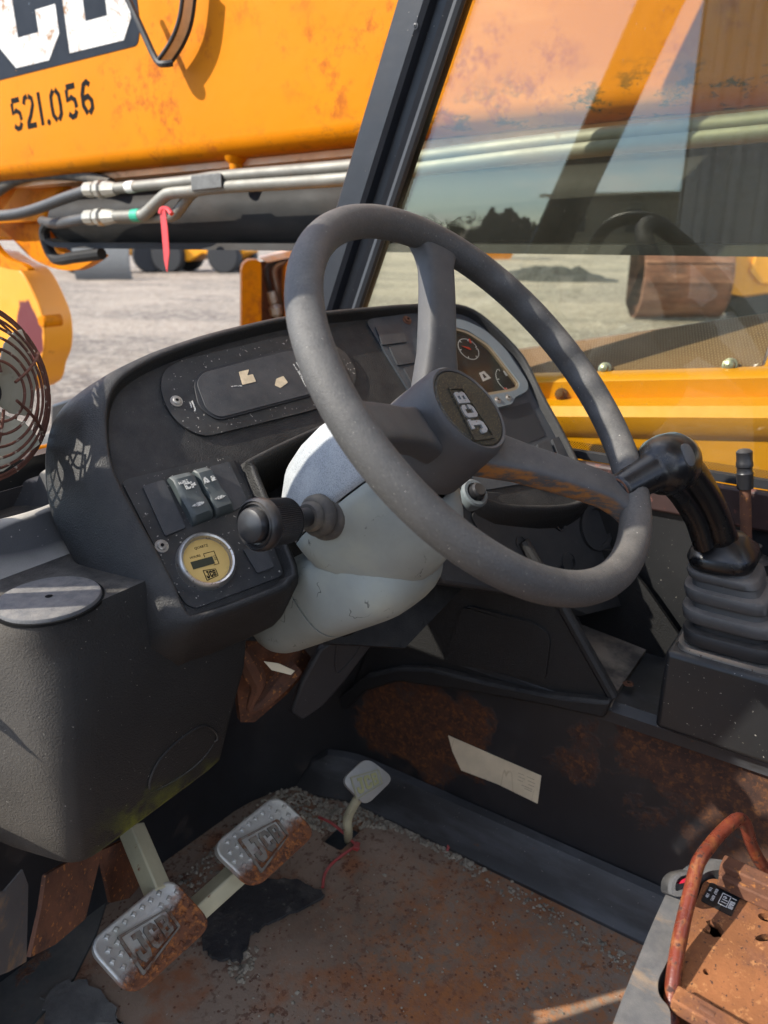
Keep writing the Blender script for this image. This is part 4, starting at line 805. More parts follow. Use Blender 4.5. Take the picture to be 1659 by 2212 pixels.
rdg = [PX(1130, 1170, .775), PX(1195, 1275, .775), PX(1260, 1390, .775), PX(1325, 1505, .775)]
mk('trim_ridge', g_tube(rdg, .007, 10), PL, tr)
PZS = 1.228
a1, a2, a3, a4 = PX(1326, 1508, .775), PX(1200, 1280, .775), None, None
sv = [PX(1322, 1510, .772), PX(1196, 1280, .772), V((.905, PX(1196, 1280, .772).y + .01, 1.46)), V((.915, PX(1322, 1510, .772).y + .005, PX(1322, 1510, .772).z + .005))]
mk('pocket_floor', g_loft([[V((x, PX(1322, 1510, .772).y + dy, PX(1322, 1510, .772).z + dz)) for dy, dz in ((0, 0), (.26, .03), (.26, .02), (0, -.012))] for x in (.7725, .92)]), M('dusty_pocket_plastic', (.03, .03, .03), .8, layers=lambda nb: [(nb.step(nb.noise(22, 6, .65), .36, .6, .15, .9), (.27, .225, .175), .95, 0)]), tr, ang=30)
mk('pocket_back', g_plate(Fr((.905, 0, 0), (0, -1, .0), (0, 0, 1)), Fr((.905, 0, 0), (0, -1, 0), (0, 0, 1)).uvs([(1180, 1180), (1330, 1190), (1395, 1270), (1480, 1392), (1400, 1440), (1280, 1400)]), -.006, 0), PL, tr, ang=0)
sc = PZ(1357, 1477, PX(1322, 1510, .772).z + .003)
bolt('trim_screw', Fr(sc, (1, 0, 0), (0, 1, 0)), .0045, .002, RSTD, tr)
dp = PX(1322, 1510, .772)
# flap hanging at the front corner of the footwell
fp = thing('footwell_flap', P(700, 1450, .92), 'black triangular footwell trim flap hanging under the column', 'trim')
ff = Fr(P(700, 1450, .93), (.80, -.42, 0), (.0, -.12, 1))
mk('flap_face', g_plate(ff, ff.uvs([(652, 1557), (630, 1540), (655, 1470), (690, 1405), (760, 1360), (815, 1335), (800, 1400), (740, 1480), (700, 1525)]), -.01, 0), PLS, fp, ang=30, bevel=.003)
mk('flap_oval', g_tube([ff.p(*ff.uv(*q), .0005) for q in ((735, 1380), (785, 1350), (790, 1362), (770, 1410), (735, 1450), (725, 1445), (725, 1410))], .0012, 6, 5, True), PLS, fp)
# rusty pedal-box edge under the cowl
rb = thing('pedal_box_edge', P(590, 1480, .9), 'rusty torn edge of the pedal box behind the pedestal corner', 'bracket')
mk('rust_strip', g_tube([P(520, 1400, .82), P(545, 1450, .84), P(555, 1480, .85), P(540, 1530, .86), P(570, 1515, .87), P(600, 1480, .88), P(640, 1440, .89)], lambda t: .008 + .004 * math.sin(t * 9), 8), RSTD, rb)
mk('rust_plate', g_plate(Fr(P(600, 1460, .95), (.8, -.3, 0), (0, -.2, 1)), Fr(P(600, 1460, .95), (.8, -.3, 0), (0, -.2, 1)).uvs([(500, 1380), (640, 1380), (680, 1430), (620, 1500), (550, 1560), (520, 1560)]), -.01, 0), RSTD, rb)
# ================================================================== CONTROL BOX, JOYSTICK, LEVER
bxX = .75
bt, bb_ = PX(1437, 1406, bxX).z, wall_top + .016
y_f = PX(1437, 1406, bxX).y
cbx = thing('control_box', V((.86, y_f - .1, bb_)), 'plain black sheet steel control box under the joystick', 'box')
mk('box_shell', g_box(Fr((bxX, 0, 0), (0, -1, 0), (0, 0, 1)), -y_f, -y_f + .34, bb_, bt, -.125, 0), BLKS, cbx, bevel=.006, seg=3)
jx = V((.808, PX(1588, 1380, .808).y, bt))
js = thing('joystick', jx, 'black joystick lever with ball head on a folded grey gaiter', 'joystick')
jf = Fr(jx, (1, 0, 0), (0, 1, 0))
mk('gaiter_plate', g_loft([sup(jx + ZZ * h, jf.x, jf.y, .050, .050, 7) for h in (.000, .006)]), STEEL, js, ang=30)
lv = [(1378, .048, 1590), (1330, .047, 1588), (1287, .042, 1583), (1243, .035, 1573), (1212, .027, 1562)]
lx = jx.x
for (py, hw, px), (py2, hw2, px2), mm in zip(lv[:-1], lv[1:], (RUBB, RUB, RUB, RUB)):
    c0, c1 = PX(px, py, lx), PX(px2, py2, lx); d = c1 - c0
    mk('gaiter_fold', g_loft([sup(c0 + d * t, jf.x, jf.y, hw * k, hw * k, 4.5, 36) for t, k in ((.0, .84), (.04, .97), (.12, 1), (.52, 1), (.64, .97), (.69, .80), (1.0, .78))], True, True), mm, js, ang=45)
mk('gaiter_core', g_loft([sup(PX(1589, 1375, lx), jf.x, jf.y, .042, .042, 4), sup(PX(1562, 1210, lx), jf.x, jf.y, .023, .023, 4)]), RUBB, js)
hT = P(1560, 1185, .80)
c_ = PX(1563, 1212, lx); up1 = V((-.06, .06, 1)).normalized()
mk('grip_flange', g_loft([sup(c_ + up1 * h, V((1, 0, .06)), V((0, 1, -.06)), a, a * .92, 3, 36) for h, a in ((-.004, .026), (.0, .034), (.008, .037), (.016, .034), (.024, .024), (.03, .018))]), JOYB, js, ang=60)
d0 = ray(1562, 1190).length
def JP(px, py, t): return P(px, py, t)
tj = (c_ - EYE).dot(FW)
mk('grip_handle', g_tube([c_ + up1 * .012, JP(1556, 1160, tj - .015), JP(1541, 1110, tj - .035), JP(1517, 1060, tj - .058), JP(1488, 1018, tj - .08), JP(1462, 990, tj - .092)], lambda t: .0188 - .003 * math.sin(t * 3.1) - .002 * t + .003 * (t < .12), 18), JOYB, js)
mk('grip_trigger', g_tube([JP(1520, 1178, tj - .022), JP(1502, 1122, tj - .042), JP(1472, 1072, tj - .066), JP(1448, 1045, tj - .088)], .0105, 12), JOYB, js)
hc, hn, he = P(1440, 1003, tj - .10), P(1330, 1064, tj - .13), P(1500, 985, tj - .09)
ha = (hn - hc).normalized(); hl = (hn - hc).length
mk('grip_head', g_lathe(hc, ha, [(.001, -.031), (.0112, -.0302), (.0197, -.0248), (.0257, -.0158), (.0280, -.0035), (.0275, .008), (.0240, .016), (.0198, .0212), (.0172, .0245), (.0145, hl - .006), (.0115, hl - .0015), (.001, hl)], 40), JOYB, js, ang=50)
mk('rust_ring', g_lathe(hc, ha, [(.0122, hl - .004), (.0126, hl - .0025), (.0118, hl - .0015)], 24), RSTD, js)
bn = (P(1482, 985, tj - .122) - hc).normalized(); bq = Fr(hc + bn * .0268, bn.orthogonal(), bn.cross(bn.orthogonal()))
mk('thumb_button', g_loft([sup(bq.o + bq.z * h, ZZ - bn * bn.z, bn.cross(ZZ), .0125 * k, .0075 * k, 2.2, 28) for h, k in ((-.003, 1.1), (.0012, 1.0), (.0022, .8))]), RUB, js, ang=40)
xl_ = .89
lev = thing('small_lever', PX(1608, 1150, xl_), 'thin rusty lever with a black knob behind the joystick', 'lever')
l0, l1 = PX(1612, 1165, xl_), PX(1608, 985, xl_); la = (l1 - l0).normalized(); ll = (l1 - l0).length
mk('lever_rod', g_lathe(l0, la, [(.006, -.03), (.006, ll * .75)], 14), RSTD, lev)
mk('lever_knob', g_lathe(l0, la, [(.001, ll * .62), (.0085, ll * .62), (.0088, ll * .80), (.0080, ll * .81), (.0080, ll * .87), (.0090, ll * .88), (.0088, ll * .93), (.0082, ll * .94), (.0085, ll * 1.05), (.006, ll * 1.075), (.001, ll * 1.08)], 22), KEYB, lev, ang=40)
mk('lever_boot', g_lathe(l0 - la * .01, la, [(.04, -.06), (.034, -.035), (.022, -.03), (.026, -.015), (.014, -.008), (.016, .002), (.007, .006), (.001, .006)], 28), RUBB, lev)
# ================================================================== SEAT BASE
SZ = 1.75 - .5
seat = thing('seat_base', V((.55, .0, SZ)), 'rusted bare seat base with a bent red tube handle and plastic skirt', 'seat')
SF = Fr((0, 0, SZ), (1, 0, 0), (0, 1, 0))
so_ = SF.uvs([(1285, 2330), (1325, 2215), (1365, 2112), (1405, 2012), (1445, 1925), (1475, 1885), (1515, 1864), (1580, 1872), (1680, 1925), (1900, 2050), (1900, 2500), (1400, 2500)])
si_ = SF.uvs([(1452, 2330), (1445, 2190), (1420, 2165), (1418, 2130), (1440, 2090), (1465, 2010), (1500, 1915), (1530, 1890), (1600, 1895), (1700, 1950), (1850, 2040), (1800, 2400)])
mk('plastic_skirt', g_plate(SF, rnd(so_, .02), -.16, .006, [rnd(si_, .01)]), SKIRT, seat, ang=35, bevel=.012, seg=3)
po = SF.uvs([(1520, 1903), (1545, 1896), (1660, 1953), (1860, 2055), (1800, 2420), (1640, 2300), (1560, 2190), (1469, 2146), (1480, 2060), (1500, 1960)])
def ell(px, py, rx, ry, rot): 
    u, v = SF.uv(px, py); c, s = math.cos(rot), math.sin(rot); return [(u + rx * math.cos(i * .4488) * c - ry * math.sin(i * .4488) * s, v + rx * math.cos(i * .4488) * s + ry * math.sin(i * .4488) * c) for i in range(14)]
kh = SF.uvs([(1524, 1990), (1535, 1987), (1552, 1995), (1563, 2012), (1558, 2024), (1542, 2025), (1532, 2017), (1535, 2006), (1530, 1998)])
kh2 = SF.uvs([(1517, 2006), (1523, 2005), (1533, 2014), (1532, 2019), (1522, 2014)])
pan = mk('seat_pan', g_plate(SF, rnd(po, .006), -.006, 0, [kh, kh2, ell(1526, 2099, .0028, .0024, 0), ell(1655, 1982, .004, .006, .4), ell(1652, 2025, .003, .008, .8)]), RST, seat, ang=0)
mk('pan_flange', g_loft([[SF.p(a, b, h) for a, b, h in ((u, v, .0), (u, v, -.05), (u + .004, v + .001, -.05), (u + .004, v + .001, 0))] for u, v in SF.uvs([(1469, 2147), (1560, 2192), (1640, 2302)])]), RST, seat, ang=30)
mk('under_seat', g_plate(SF, rnd(si_, .01), -.14, -.12), RSTD, seat)
for a, b, dz, mt in (((1558, 1868), (1850, 2000), .014, RSTD), ((1555, 1893), (1850, 2030), .008, RSTD), ((1455, 2155), (1640, 2265), .006, RST)):
    p, q = SF.p(*SF.uv(*a, dz), dz), SF.p(*SF.uv(*b, dz), dz); rl = mk('slide_rail', bar(p, q, .014, .012), mt, seat, bevel=.0015)
    if dz != .008: mk('rail_pin', g_tube([p + (q - p) * (.42 if dz > .01 else .30), p + (q - p) * (.52 if dz > .01 else .48)], .0066, 12, 1), RSTD, rl)
lp = [(1462, 2330, .50), (1452, 2240, .52), (1451, 2154, .535), (1457, 2095, .545), (1469, 2022, .56), (1487, 1945, .575), (1503, 1880, .59), (1515, 1852, .597), (1548, 1809, .615), (1580, 1778, .63), (1597, 1769, .64), (1610, 1780, .648), (1623, 1823, .66), (1640, 1858, .665), (1664, 1882, .67), (1760, 1935, .67)]
mk('handle_tube', g_tube([P(a, b, t) for a, b, t in lp], .0053, 16, 5), RTUBE, seat)
# homologation tag
tg = SF.uvs([(1533, 1907), (1599, 1936), (1579, 1978), (1517, 1951)])
a, b, c, d = [V(q) for q in tg]; tx = (c - b).normalized(); TG = Fr(SF.p(*((a + b + c + d) / 4), .0004), SF.x * tx.x + SF.y * tx.y, ((SF.x * (b - a).x + SF.y * (b - a).y)))
if TG.z.z < 0: TG = Fr(TG.o, TG.x, -TG.y)
wT, hT_ = (c - b).length, (b - a).length
tag = mk('data_tag', g_plate(TG, rnd([(-wT / 2, -hT_ / 2), (wT / 2, -hT_ / 2), (wT / 2, hT_ / 2), (-wT / 2, hT_ / 2)], .002), -.0003, .0004), BADGE, seat, ang=0)
TH = Fr(TG.p(0, 0, .0006), TG.x, TG.y)
text('lettering', 'I  II&III', TH.at(.0, hT_ * .36), .0052, WHITEP, tag, sx=.9)
mk('mark_box', g_plate(TH, [(-.0065, -.0005), (.0065, -.0005), (.0065, .0062), (-.0065, .0062)], 0, .0003, [[(-.006, 0), (.006, 0), (.006, .0057), (-.006, .0057)]]), WHITEP, tag, ang=0)
text('lettering', 'e11', TH.at(0, .0028), .0058, WHITEP, tag)
text('lettering', '0367  0395', TH.at(0, -hT_ * .22), .0032, WHITEP, tag); text('lettering', '116   150', TH.at(0, -hT_ * .40), .0032, WHITEP, tag)
# belt buckle on the skirt
bkf = Fr(P(1478, 1905, .592), (.6, -.55, .15), (.45, .5, .75))
if bkf.z.dot(ray(1478, 1905)) > 0: bkf = Fr(bkf.o, bkf.x, -bkf.y)
bk = thing('belt_buckle', bkf.o, 'grey seat belt buckle with red button beside the seat base', 'buckle')
bo_ = bkf.uvs([(1449, 1935), (1450, 1905), (1465, 1888), (1502, 1880), (1500, 1928), (1470, 1938)])
mk('buckle_case', g_plate(bkf, rnd(bo_, .004), -.02, .0, [rnd(bkf.uvs([(1458, 1926), (1460, 1905), (1470, 1893), (1494, 1888), (1492, 1920)]), .003)]), SKIRT, bk, ang=30, bevel=.002)
mk('buckle_well', g_plate(bkf, rnd(bo_, .004), -.02, -.006), RUB, bk, ang=0)
mk('release_button', g_plate(bkf, rnd(bkf.uvs([(1468, 1910), (1474, 1902), (1486, 1896), (1482, 1907)]), .001), -.008, -.002), M('red_button', (.55, .02, .05), .4), bk, ang=30, bevel=.001)
# ================================================================== FAN
fcn = P(-62, 848, .66); fn = V((.16, -.97, .12)).normalized()
fan = thing('cab_fan', fcn, 'small round cab fan with rusty wire cage and cream blades at the left edge', 'fan')
FF = Fr(fcn, fn.cross(ZZ), fn.cross(fn.cross(ZZ)))
if FF.z.dot(fn) < 0: FF = Fr(fcn, -FF.x, FF.y)
RC = .0775
for sgn, rr in ((1, (1.0, .96, .86, .74, .61, .47, .33)), (-1, (.96, .78, .58))):
    for r in rr:
        h = sgn * (.004 + .034 * (1 - r * r)); mk('cage_ring', g_tube([FF.p(r * RC * math.cos(i * math.pi / 24), r * RC * math.sin(i * math.pi / 24), h) for i in range(48)], .0013 if r < .98 else .0019, 7, 1, True), FANW, fan)
    for k in range(6):
        a = k * math.pi / 3 + .31
        mk('cage_spoke', g_tube([FF.p(r * RC * math.cos(a), r * RC * math.sin(a), sgn * (.006 + .034 * (1 - r * r))) for r in (.2, .45, .7, .9, .985)], .0014, 7, 3), FANW, fan)
for k in range(4):
    a = k * math.pi / 2 + .12; rg = []
    for r in (.15, .4, .65, .85, .94):
        wd = .8 * math.sin(min(1, r * 1.05) * 2.2) * .85; rg.append([FF.p(r * RC * math.cos(a + s * wd), r * RC * math.sin(a + s * wd), .012 * s + dz) for s, dz in ((-1, 0), (0, .002), (1, 0), (1, -.0015), (0, .0005), (-1, -.0015))])
    mk('blade', g_loft(rg), BLADE, fan, ang=50)
mk('motor', g_lathe(fcn, fn, [(.001, -.09), (.026, -.088), (.03, -.05), (.026, -.012), (.014, -.008), (.014, .02), (.001, .024)], 28), RUBB, fan)
mk('fan_stand', g_tube([fcn - fn * .06, fcn - fn * .06 + V((0, .01, -.08)), V((fcn.x, fcn.y + .06, 1.49))], .008, 10), RUBB, fan)
# ================================================================== BOOM
BX = 1.2
bz_ = lambda y: 1.75 + .113 + (1.889 - y) * .0248
boom = thing('loader_boom', V((1.4, 1, 2.1)), 'big faded orange telescopic boom with navy decal running past the cab', 'boom')
pr_ = [(BX + .40, .0), (BX + .40, .62), (BX, .62)] + [(BX, .45), (BX, .30), (BX, .15)] + [(BX + .035 - .035 * math.cos(a), .035 - .035 * math.sin(a)) for a in [i * math.pi / 2 / 7 for i in range(8)]] + [(BX + .12, -.001)]
ys = [-1.6, -.6, .2, .9, 1.6, 2.3, 3.4]
mk('boom_tube', g_loft([[V((x, y, bz_(y) + z)) for x, z in pr_] for y in ys]), ORG, boom, ang=40)
mk('underside_plate', g_loft([[V((x, y, bz_(y) + z)) for x, z in ((BX + .05, -.0015), (BX + .38, -.0015), (BX + .38, -.014), (BX + .05, -.014))] for y in (-1.5, 2.0)]), ORGB, boom, ang=30)
BFr = Fr((BX, 0, 0), V((0, -1, .0248)), ZZ)
def bo_uv(px, py, h=.001): return BFr.uv(px, py, h)
dq = [bo_uv(-60, 188), bo_uv(297, 98), (bo_uv(303, 60)[0], bo_uv(303, 60)[1] + .004), (bo_uv(303, 60)[0] - .006, bo_uv(303, 60)[1] + .28), (bo_uv(-60, 188)[0], bo_uv(-60, 188)[1] + .36)]
dec = mk('maker_decal', g_plate(BFr, rnd(dq, .012), 0, .0012), DECB, boom, ang=0)
def letter(L, x0, x1, v0, h):
    geo = [g_plate(BFr, [(x0 + (x1 - x0) * a, v0 + h * b) for a, b in poly], .0012, .002) for poly in L]; return geo
vC = bo_uv(75, 138)[1]
mk('lettering', letter(LJ, bo_uv(5, 139)[0] - .17, bo_uv(5, 139)[0] - .012, vC, .25) + letter(LC, bo_uv(7, 139)[0], bo_uv(134, 110)[0], vC, .25) + letter(LB, bo_uv(150, 105)[0], bo_uv(286, 60)[0], vC + .004, .25), DECW, dec, ang=0)
b0, b1 = V(BFr.uv(31, 284)), V(BFr.uv(207, 246)); tl_ = V(BFr.uv(18, 210))
TXF = BFr.at(b0.x, b0.y, 0, math.atan2((b1 - b0).y, (b1 - b0).x)); TW, TH_ = (b1 - b0).length, (tl_ - b0).length * .97
D5 = [[(.9, .93), (.2, .93)], [(.2, .86), (.17, .55), (.5, .62), (.78, .52), (.84, .3)], [(.80, .22), (.66, .08), (.4, .05), (.14, .16)]]
D2 = [[(.1, .74), (.22, .92), (.46, .96)], [(.56, .96), (.82, .86), (.84, .68), (.58, .4), (.2, .12)], [(.12, .06), (.9, .06)]]
D1 = [[(.5, 1), (.5, 0)]]; D0 = [[(.42, .95), (.16, .78), (.13, .5), (.16, .22), (.42, .05)], [(.58, .95), (.84, .78), (.87, .5), (.84, .22), (.58, .05)]]
D6 = [[(.82, .84), (.62, .95), (.36, .88), (.16, .6), (.15, .3), (.40, .06)], [(.56, .05), (.84, .2), (.84, .4), (.6, .54), (.28, .5)]]
geo = []
for D, x0, x1 in ((D5, .0, .145), (D2, .165, .315), (D1, .335, .42), (D0, .50, .64), (D5, .685, .825), (D6, .86, 1.0)):
    for s in D: geo.append(ribbon(TXF, [(TW * (x0 + (x1 - x0) * a), TH_ * b * .96) for a, b in s], TW * .036, 0, .0006 + .00002 * len(geo)))
geo.append(g_plate(TXF, circ(TW * .455, TH_ * .05, TW * .022, 8), 0, .0006))
mk('stencil_number', geo, INK, boom, ang=0)
bp = V((0, 0, 0))
hng = PX(510, 352, BX + .04)
mk('pipe_hanger', g_lathe(V((hng.x, hng.y, bz_(hng.y) - .045)), (0, 0, 1), [(.014, 0), (.014, .035), (.022, .043), (.024, .05)], 18), ORG, boom)
# looped strap hanging on the boom
stp = thing('boom_strap', PX(350, 135, BX), 'looped black and cream strap hanging on the orange boom beside its decal', 'strap')
SFm = Fr((BX - .045, 0, 0), (0, -1, 0), (0, 0, 1))
spx = [(350, 136), (378, 95), (396, 50), (404, 0), (408, -60)]
L0 = crom([PX(a - 10, b - 4, BX - .05) for a, b in spx], 5); L1 = crom([PX(a + 16, b + 4, BX - .02) for a, b in spx], 5)
mk('cream_face', g_loft([[a, b, b + V((.002, 0, 0)), a + V((.002, 0, 0))] for a, b in zip(L0, L1)]), PAPER, stp, ang=0)
mk('black_edge', g_tube(L0, .0038, 8, 1), RUBB, stp); mk('black_edge', g_tube(L1, .0038, 8, 1), RUBB, stp)
mk('strap_bar', g_tube([PX(268, -20, BX - .05), PX(305, 60, BX - .05), PX(338, 130, BX - .05), PX(356, 138, BX - .05), PX(372, 136, BX - .04)], .0062, 8, 3), RUBB, stp)
# hydraulic pipes, hoses
PXX = 1.17
def pipe(pix, r, x=PXX): return g_tube([PX(a, b, x) for a, b in pix], r, 14, 5)
hp = thing('hydraulic_pipe', PX(480, 382, PXX), 'upper zinc hydraulic pipe with white tape under the orange boom', 'pipe', 'hydraulic pipes under the boom')
mk('tube', pipe([(235, 408), (280, 404), (410, 391), (483, 381), (746, 360), (890, 342), (1200, 304), (1659, 258), (1900, 232)], .0115), ZINC, hp)
mk('tape_band', pipe([(276, 404.5), (292, 403)], .0122), WHT, hp)
hp2 = thing('hydraulic_pipe', PX(480, 404, PXX), 'lower zinc hydraulic pipe with green tape and cranked end under the boom', 'pipe', 'hydraulic pipes under the boom')
mk('tube', pipe([(235, 468), (300, 465), (316, 460), (352, 426), (372, 416), (415, 412), (483, 403), (746, 386), (890, 366), (1200, 328), (1659, 284), (1900, 258)], .0125), ZINC, hp2)
mk('cranked_branch', pipe([(255, 472), (330, 470), (372, 466), (388, 452), (410, 422), (425, 412)], .0115, PXX + .02), ZINC, hp2); mk('tape_band', pipe([(288, 465.6), (304, 464.6)], .0132), GRNT, hp2)
for hpp, y in ((hp, 409), (hp2, 469)):
    a, b = PX(188, y + 1, PXX), PX(252, y - 1, PXX); ax = (b - a); l = ax.length
    mk('fitting', g_lathe(a, ax, [(.001, 0), (.016, 0), (.017, .01), (.016, .03), (.013, .032), (.013, .038), (.019, .04), (.0195, .055), (.014, .058), (.015, .062), (.0175, .065), (.0165, .078), (.0125, l)], 10), FIT, hpp, ang=30)
mk('pipe_clamp', g_loft([[PX(a, b, PXX - .016), PX(a + 2, b + 34, PXX - .016), PX(a + 2, b + 34, PXX + .016), PX(a, b, PXX + .016)] for a, b in ((412, 379), (478, 373))]), SLAB, hp, bevel=.003)
ho = thing('hydraulic_hose', PX(100, 445, PXX), 'black hydraulic hose curving left from the upper pipe fitting', 'hose')
mk('hose_body', pipe([(192, 411), (140, 428), (90, 447), (45, 460), (0, 466), (-80, 470)], .0125), HOSE, ho)
ho = thing('hydraulic_hose', PX(130, 377, 1.26), 'dusty printed hose arching over the orange bracket', 'hose')
mk('hose_body', g_tube([PX(a, b, 1.24) for a, b in ((240, 398), (200, 384), (150, 377), (90, 376), (45, 384), (10, 402), (-40, 440))], .0135, 14), BOOT, ho)
ho = thing('hydraulic_hose', PX(120, 482, PXX), 'short black hose bending back from the lower pipe fitting', 'hose')
mk('hose_body', g_tube([PX(192, 471, PXX), PX(155, 478, PXX + .01), PX(118, 483, PXX + .05), PX(92, 478, PXX + .12)], .0125, 14), HOSE, ho)
rbn = thing('red_ribbon', PX(352, 460, PXX), 'narrow red ribbon tied round the cranked pipe under the boom', 'ribbon')
RBF = Fr((PXX - .018, 0, 0), (0, -1, 0), (0, 0, 1))
mk('tail', g_plate(RBF, RBF.uvs([(346, 458), (357, 452), (362, 490), (366, 545), (364, 560), (361, 588), (355, 562), (350, 500)]), -.001, .001), REDR, rbn, ang=0)
mk('knot', g_tube([PX(347, 462, PXX - .018), PX(350, 452, PXX - .016), PX(362, 452, PXX - .012), PX(371, 462, PXX - .014)], .005, 8), REDR, rbn)
# black lift ram casing under the boom
CXX = 1.27
cas = thing('lift_ram', V((CXX, .8, 1.82)), 'black painted lift ram casing below the pipes of the boom', 'ram')
zt, zb = PX(430, 399, CXX).z, PX(640, 541, CXX).z
def csec(y, k=1):
    zt_ = zt + (PX(430, 399, CXX).y - y) * .024; zb_ = PX(640, 541, CXX).z + (PX(640, 541, CXX).y - y) * .006; c = (zt_ + zb_) / 2; h = (zt_ - zb_) / 2 * k
    return [V((CXX + dx, y, c + h * q)) for dx, q in ((.14, -1), (.14, 1), (.03, 1), (.0, .78), (-.012, .3), (-.012, -.3), (0, -.7), (.004, -.78), (-.03, -.80), (-.034, -1))]
y0_ = PX(140, 540, CXX).y
mk('casing', g_loft([csec(y) for y in (-1.5, .3, 1.0, y0_ - .05)] + [csec(y0_, .97), csec(y0_ + .035, .8)]), CYL, cas, ang=50)
mk('end_flare', g_tube([PX(108, 480, CXX - .01), PX(96, 500, CXX - .01), PX(104, 535, CXX - .012), PX(122, 560, CXX - .015), PX(160, 556, CXX - .03), PX(220, 548, CXX - .03)], .014, 10), CYL, cas)
# orange brackets at the far left
OX = 1.34; OF = Fr((OX, 0, 0), (0, -1, 0), (0, 0, 1))
brk = thing('boom_head_bracket', PX(60, 480, OX), 'orange plate bracket with curved lugs at the left end of the ram', 'bracket')
tpz = OF.uvs([(4, 484), (117, 477), (130, 438), (160, 402), (62, 396), (20, 456)])
mk('tilted_plate', g_plate(OF, tpz, 0, .03), ORG, brk, ang=30, bevel=.006)
mk('back_plate', g_plate(OF, OF.uvs([(-60, 380), (190, 378), (200, 420), (170, 470), (120, 520), (-60, 520)]), -.12, -.06), ORG, brk, ang=30, bevel=.01)
o1_ = [tuple(q.to_2d()) for q in crom([V((a, b, 0)) for a, b in OF.uvs([(-20, 480), (20, 524), (60, 562), (110, 582), (150, 584), (185, 566), (199, 550), (150, 552), (112, 540), (84, 505), (76, 470), (20, 465)])], 4, True)]
mk('curved_lug', g_plate(OF, o1_, -.05, -.02), ORG, brk, ang=30, bevel=.005)
o2_ = [tuple(q.to_2d()) for q in crom([V((a, b, 0)) for a, b in OF.uvs([(-40, 500), (5, 548), (45, 575), (100, 583), (92, 570), (55, 555), (28, 525), (14, 495), (-20, 470)])], 4, True)]
mk('curved_lug', g_plate(OF, o2_, .04, .06), ORG, brk, ang=30, bevel=.005)
arm = thing('carriage_arm', PX(45, 680, 1.36), 'orange curved carriage arm stained red behind the fan', 'arm')
AF = Fr((1.40, 0, 0), (0, -1, 0), (0, 0, 1))
ORGR = M('red_stained_orange_paint', (.78, .30, .010), .45, var=.08, vs=4, layers=lambda nb: [(nb.blob(tuple(AF.p(*AF.uv(64, 715), .0)), .07, 9, .6, .05, (1, 1, .8)), (.10, .004, .006), .6, 0), (nb.step(nb.noise(20, 6, .7), .68, .72, 0, .8), (.12, .05, .02), .8, 0)], bump=[(6, .003)])
o3_ = [tuple(q.to_2d()) for q in crom([V((a, b, 0)) for a, b in AF.uvs([(-60, 560), (20, 572), (48, 590), (75, 640), (93, 690), (96, 750), (84, 790), (60, 840), (-60, 840)])], 4, True)]
mk('arm_plate', g_plate(AF, o3_, -.10, .0), ORGR, arm, ang=40, bevel=.005, seg=2)
mk('pivot_pin', g_lathe(PX(96, 694, 1.41), (-1, 0, 0), [(.02, -.05), (.02, .006), (.015, .012), (.001, .012)], 24), ORG, arm)
for i, (a, b, c) in enumerate((((120, 872), (165, 860), (175, 905)),)):
    stb = thing('step_block', PX(130, 900, 1.1), 'dark blue-grey block and rusty bracket on the machine nose left of the dash', 'block')
    SB = Fr((1.10, 0, 0), (0, -1, 0), (0, 0, 1))
    mk('block', g_plate(SB, SB.uvs([(110, 874), (160, 858), (170, 880), (172, 908), (108, 930)]), -.1, 0), BLKS, stb, ang=30, bevel=.006)
    mk('tread', g_plate(SB, SB.uvs([(108, 935), (145, 922), (152, 942), (112, 960), (60, 975)]), -.1, .01), SLAB, stb, ang=30, bevel=.003)
    mk('rust_lug', g_plate(SB, SB.uvs([(145, 905), (185, 900), (178, 960), (140, 955)]), -.1, -.02), RSTD, stb, ang=30)
nose = thing('machine_nose', V((.6, 1.1, 1.3)), 'flat orange front panel of the machine beyond the scuttle', 'body panel')
NF = Fr((0, .98, 0), (1, 0, 0), V((0, .1, 1)))
mk('panel', g_plate(NF, NF.uvs([(-200, 1000), (60, 970), (120, 958), (160, 975), (200, 1010), (200, 1200), (-200, 1200)]), -.02, 0), ORG, nose, ang=30, bevel=.008)
# upright lugs with hoses between them
lug = thing('front_lug', P(580, 700, 3.0), 'pair of upright orange plates with hoses between them ahead of the dash', 'lug')
lp_ = Fr(P(560, 640, 3.0), V((.72, -.69, 0)), ZZ)
def lugplate(pix, h0, h1): mk('lug_plate', g_plate(lp_, pix, h0, h1), ORG, lug, ang=30, bevel=.008)
u = lp_.uvs([(519, 574), (530, 559), (560, 558), (561, 900), (519, 900)]); lugplate(rnd(u, [.02, .03, .03, .0, .0]), -.03, .12)
u = lp_.uvs([(611, 574), (622, 560), (652, 560), (652, 900), (611, 900)]); lugplate(rnd(u, [.02, .03, .03, .0, .0]), -.03, .12)
mk('lug_back', g_plate(lp_, lp_.uvs([(540, 570), (630, 560), (630, 900), (540, 900)]), -.10, -.08), RSTD, lug)
mk('top_shelf', g_plate(lp_, lp_.uvs([(560, 556), (630, 540), (640, 552), (575, 566)]), -.1, .05), ORGB, lug, ang=0)
for dx in (0, 17): mk('hose_pair', g_tube([lp_.p(*lp_.uv(a + dx, b), .02) for a, b in ((622, 560), (590, 568), (575, 585), (583, 630), (594, 700), (598, 820))], .011, 10), STEEL if dx else HOSE, lug)
a, b = lp_.p(*lp_.uv(583, 628), .06), lp_.p(*lp_.uv(602, 700), .06); mk('hose_fitting', g_lathe(a, b - a, [(.001, 0), (.018, 0), (.02, .04), (.015, .045), (.028, .06), (.028, .085), (.016, .09), (.018, .2)], 10), FIT, lug, ang=30)
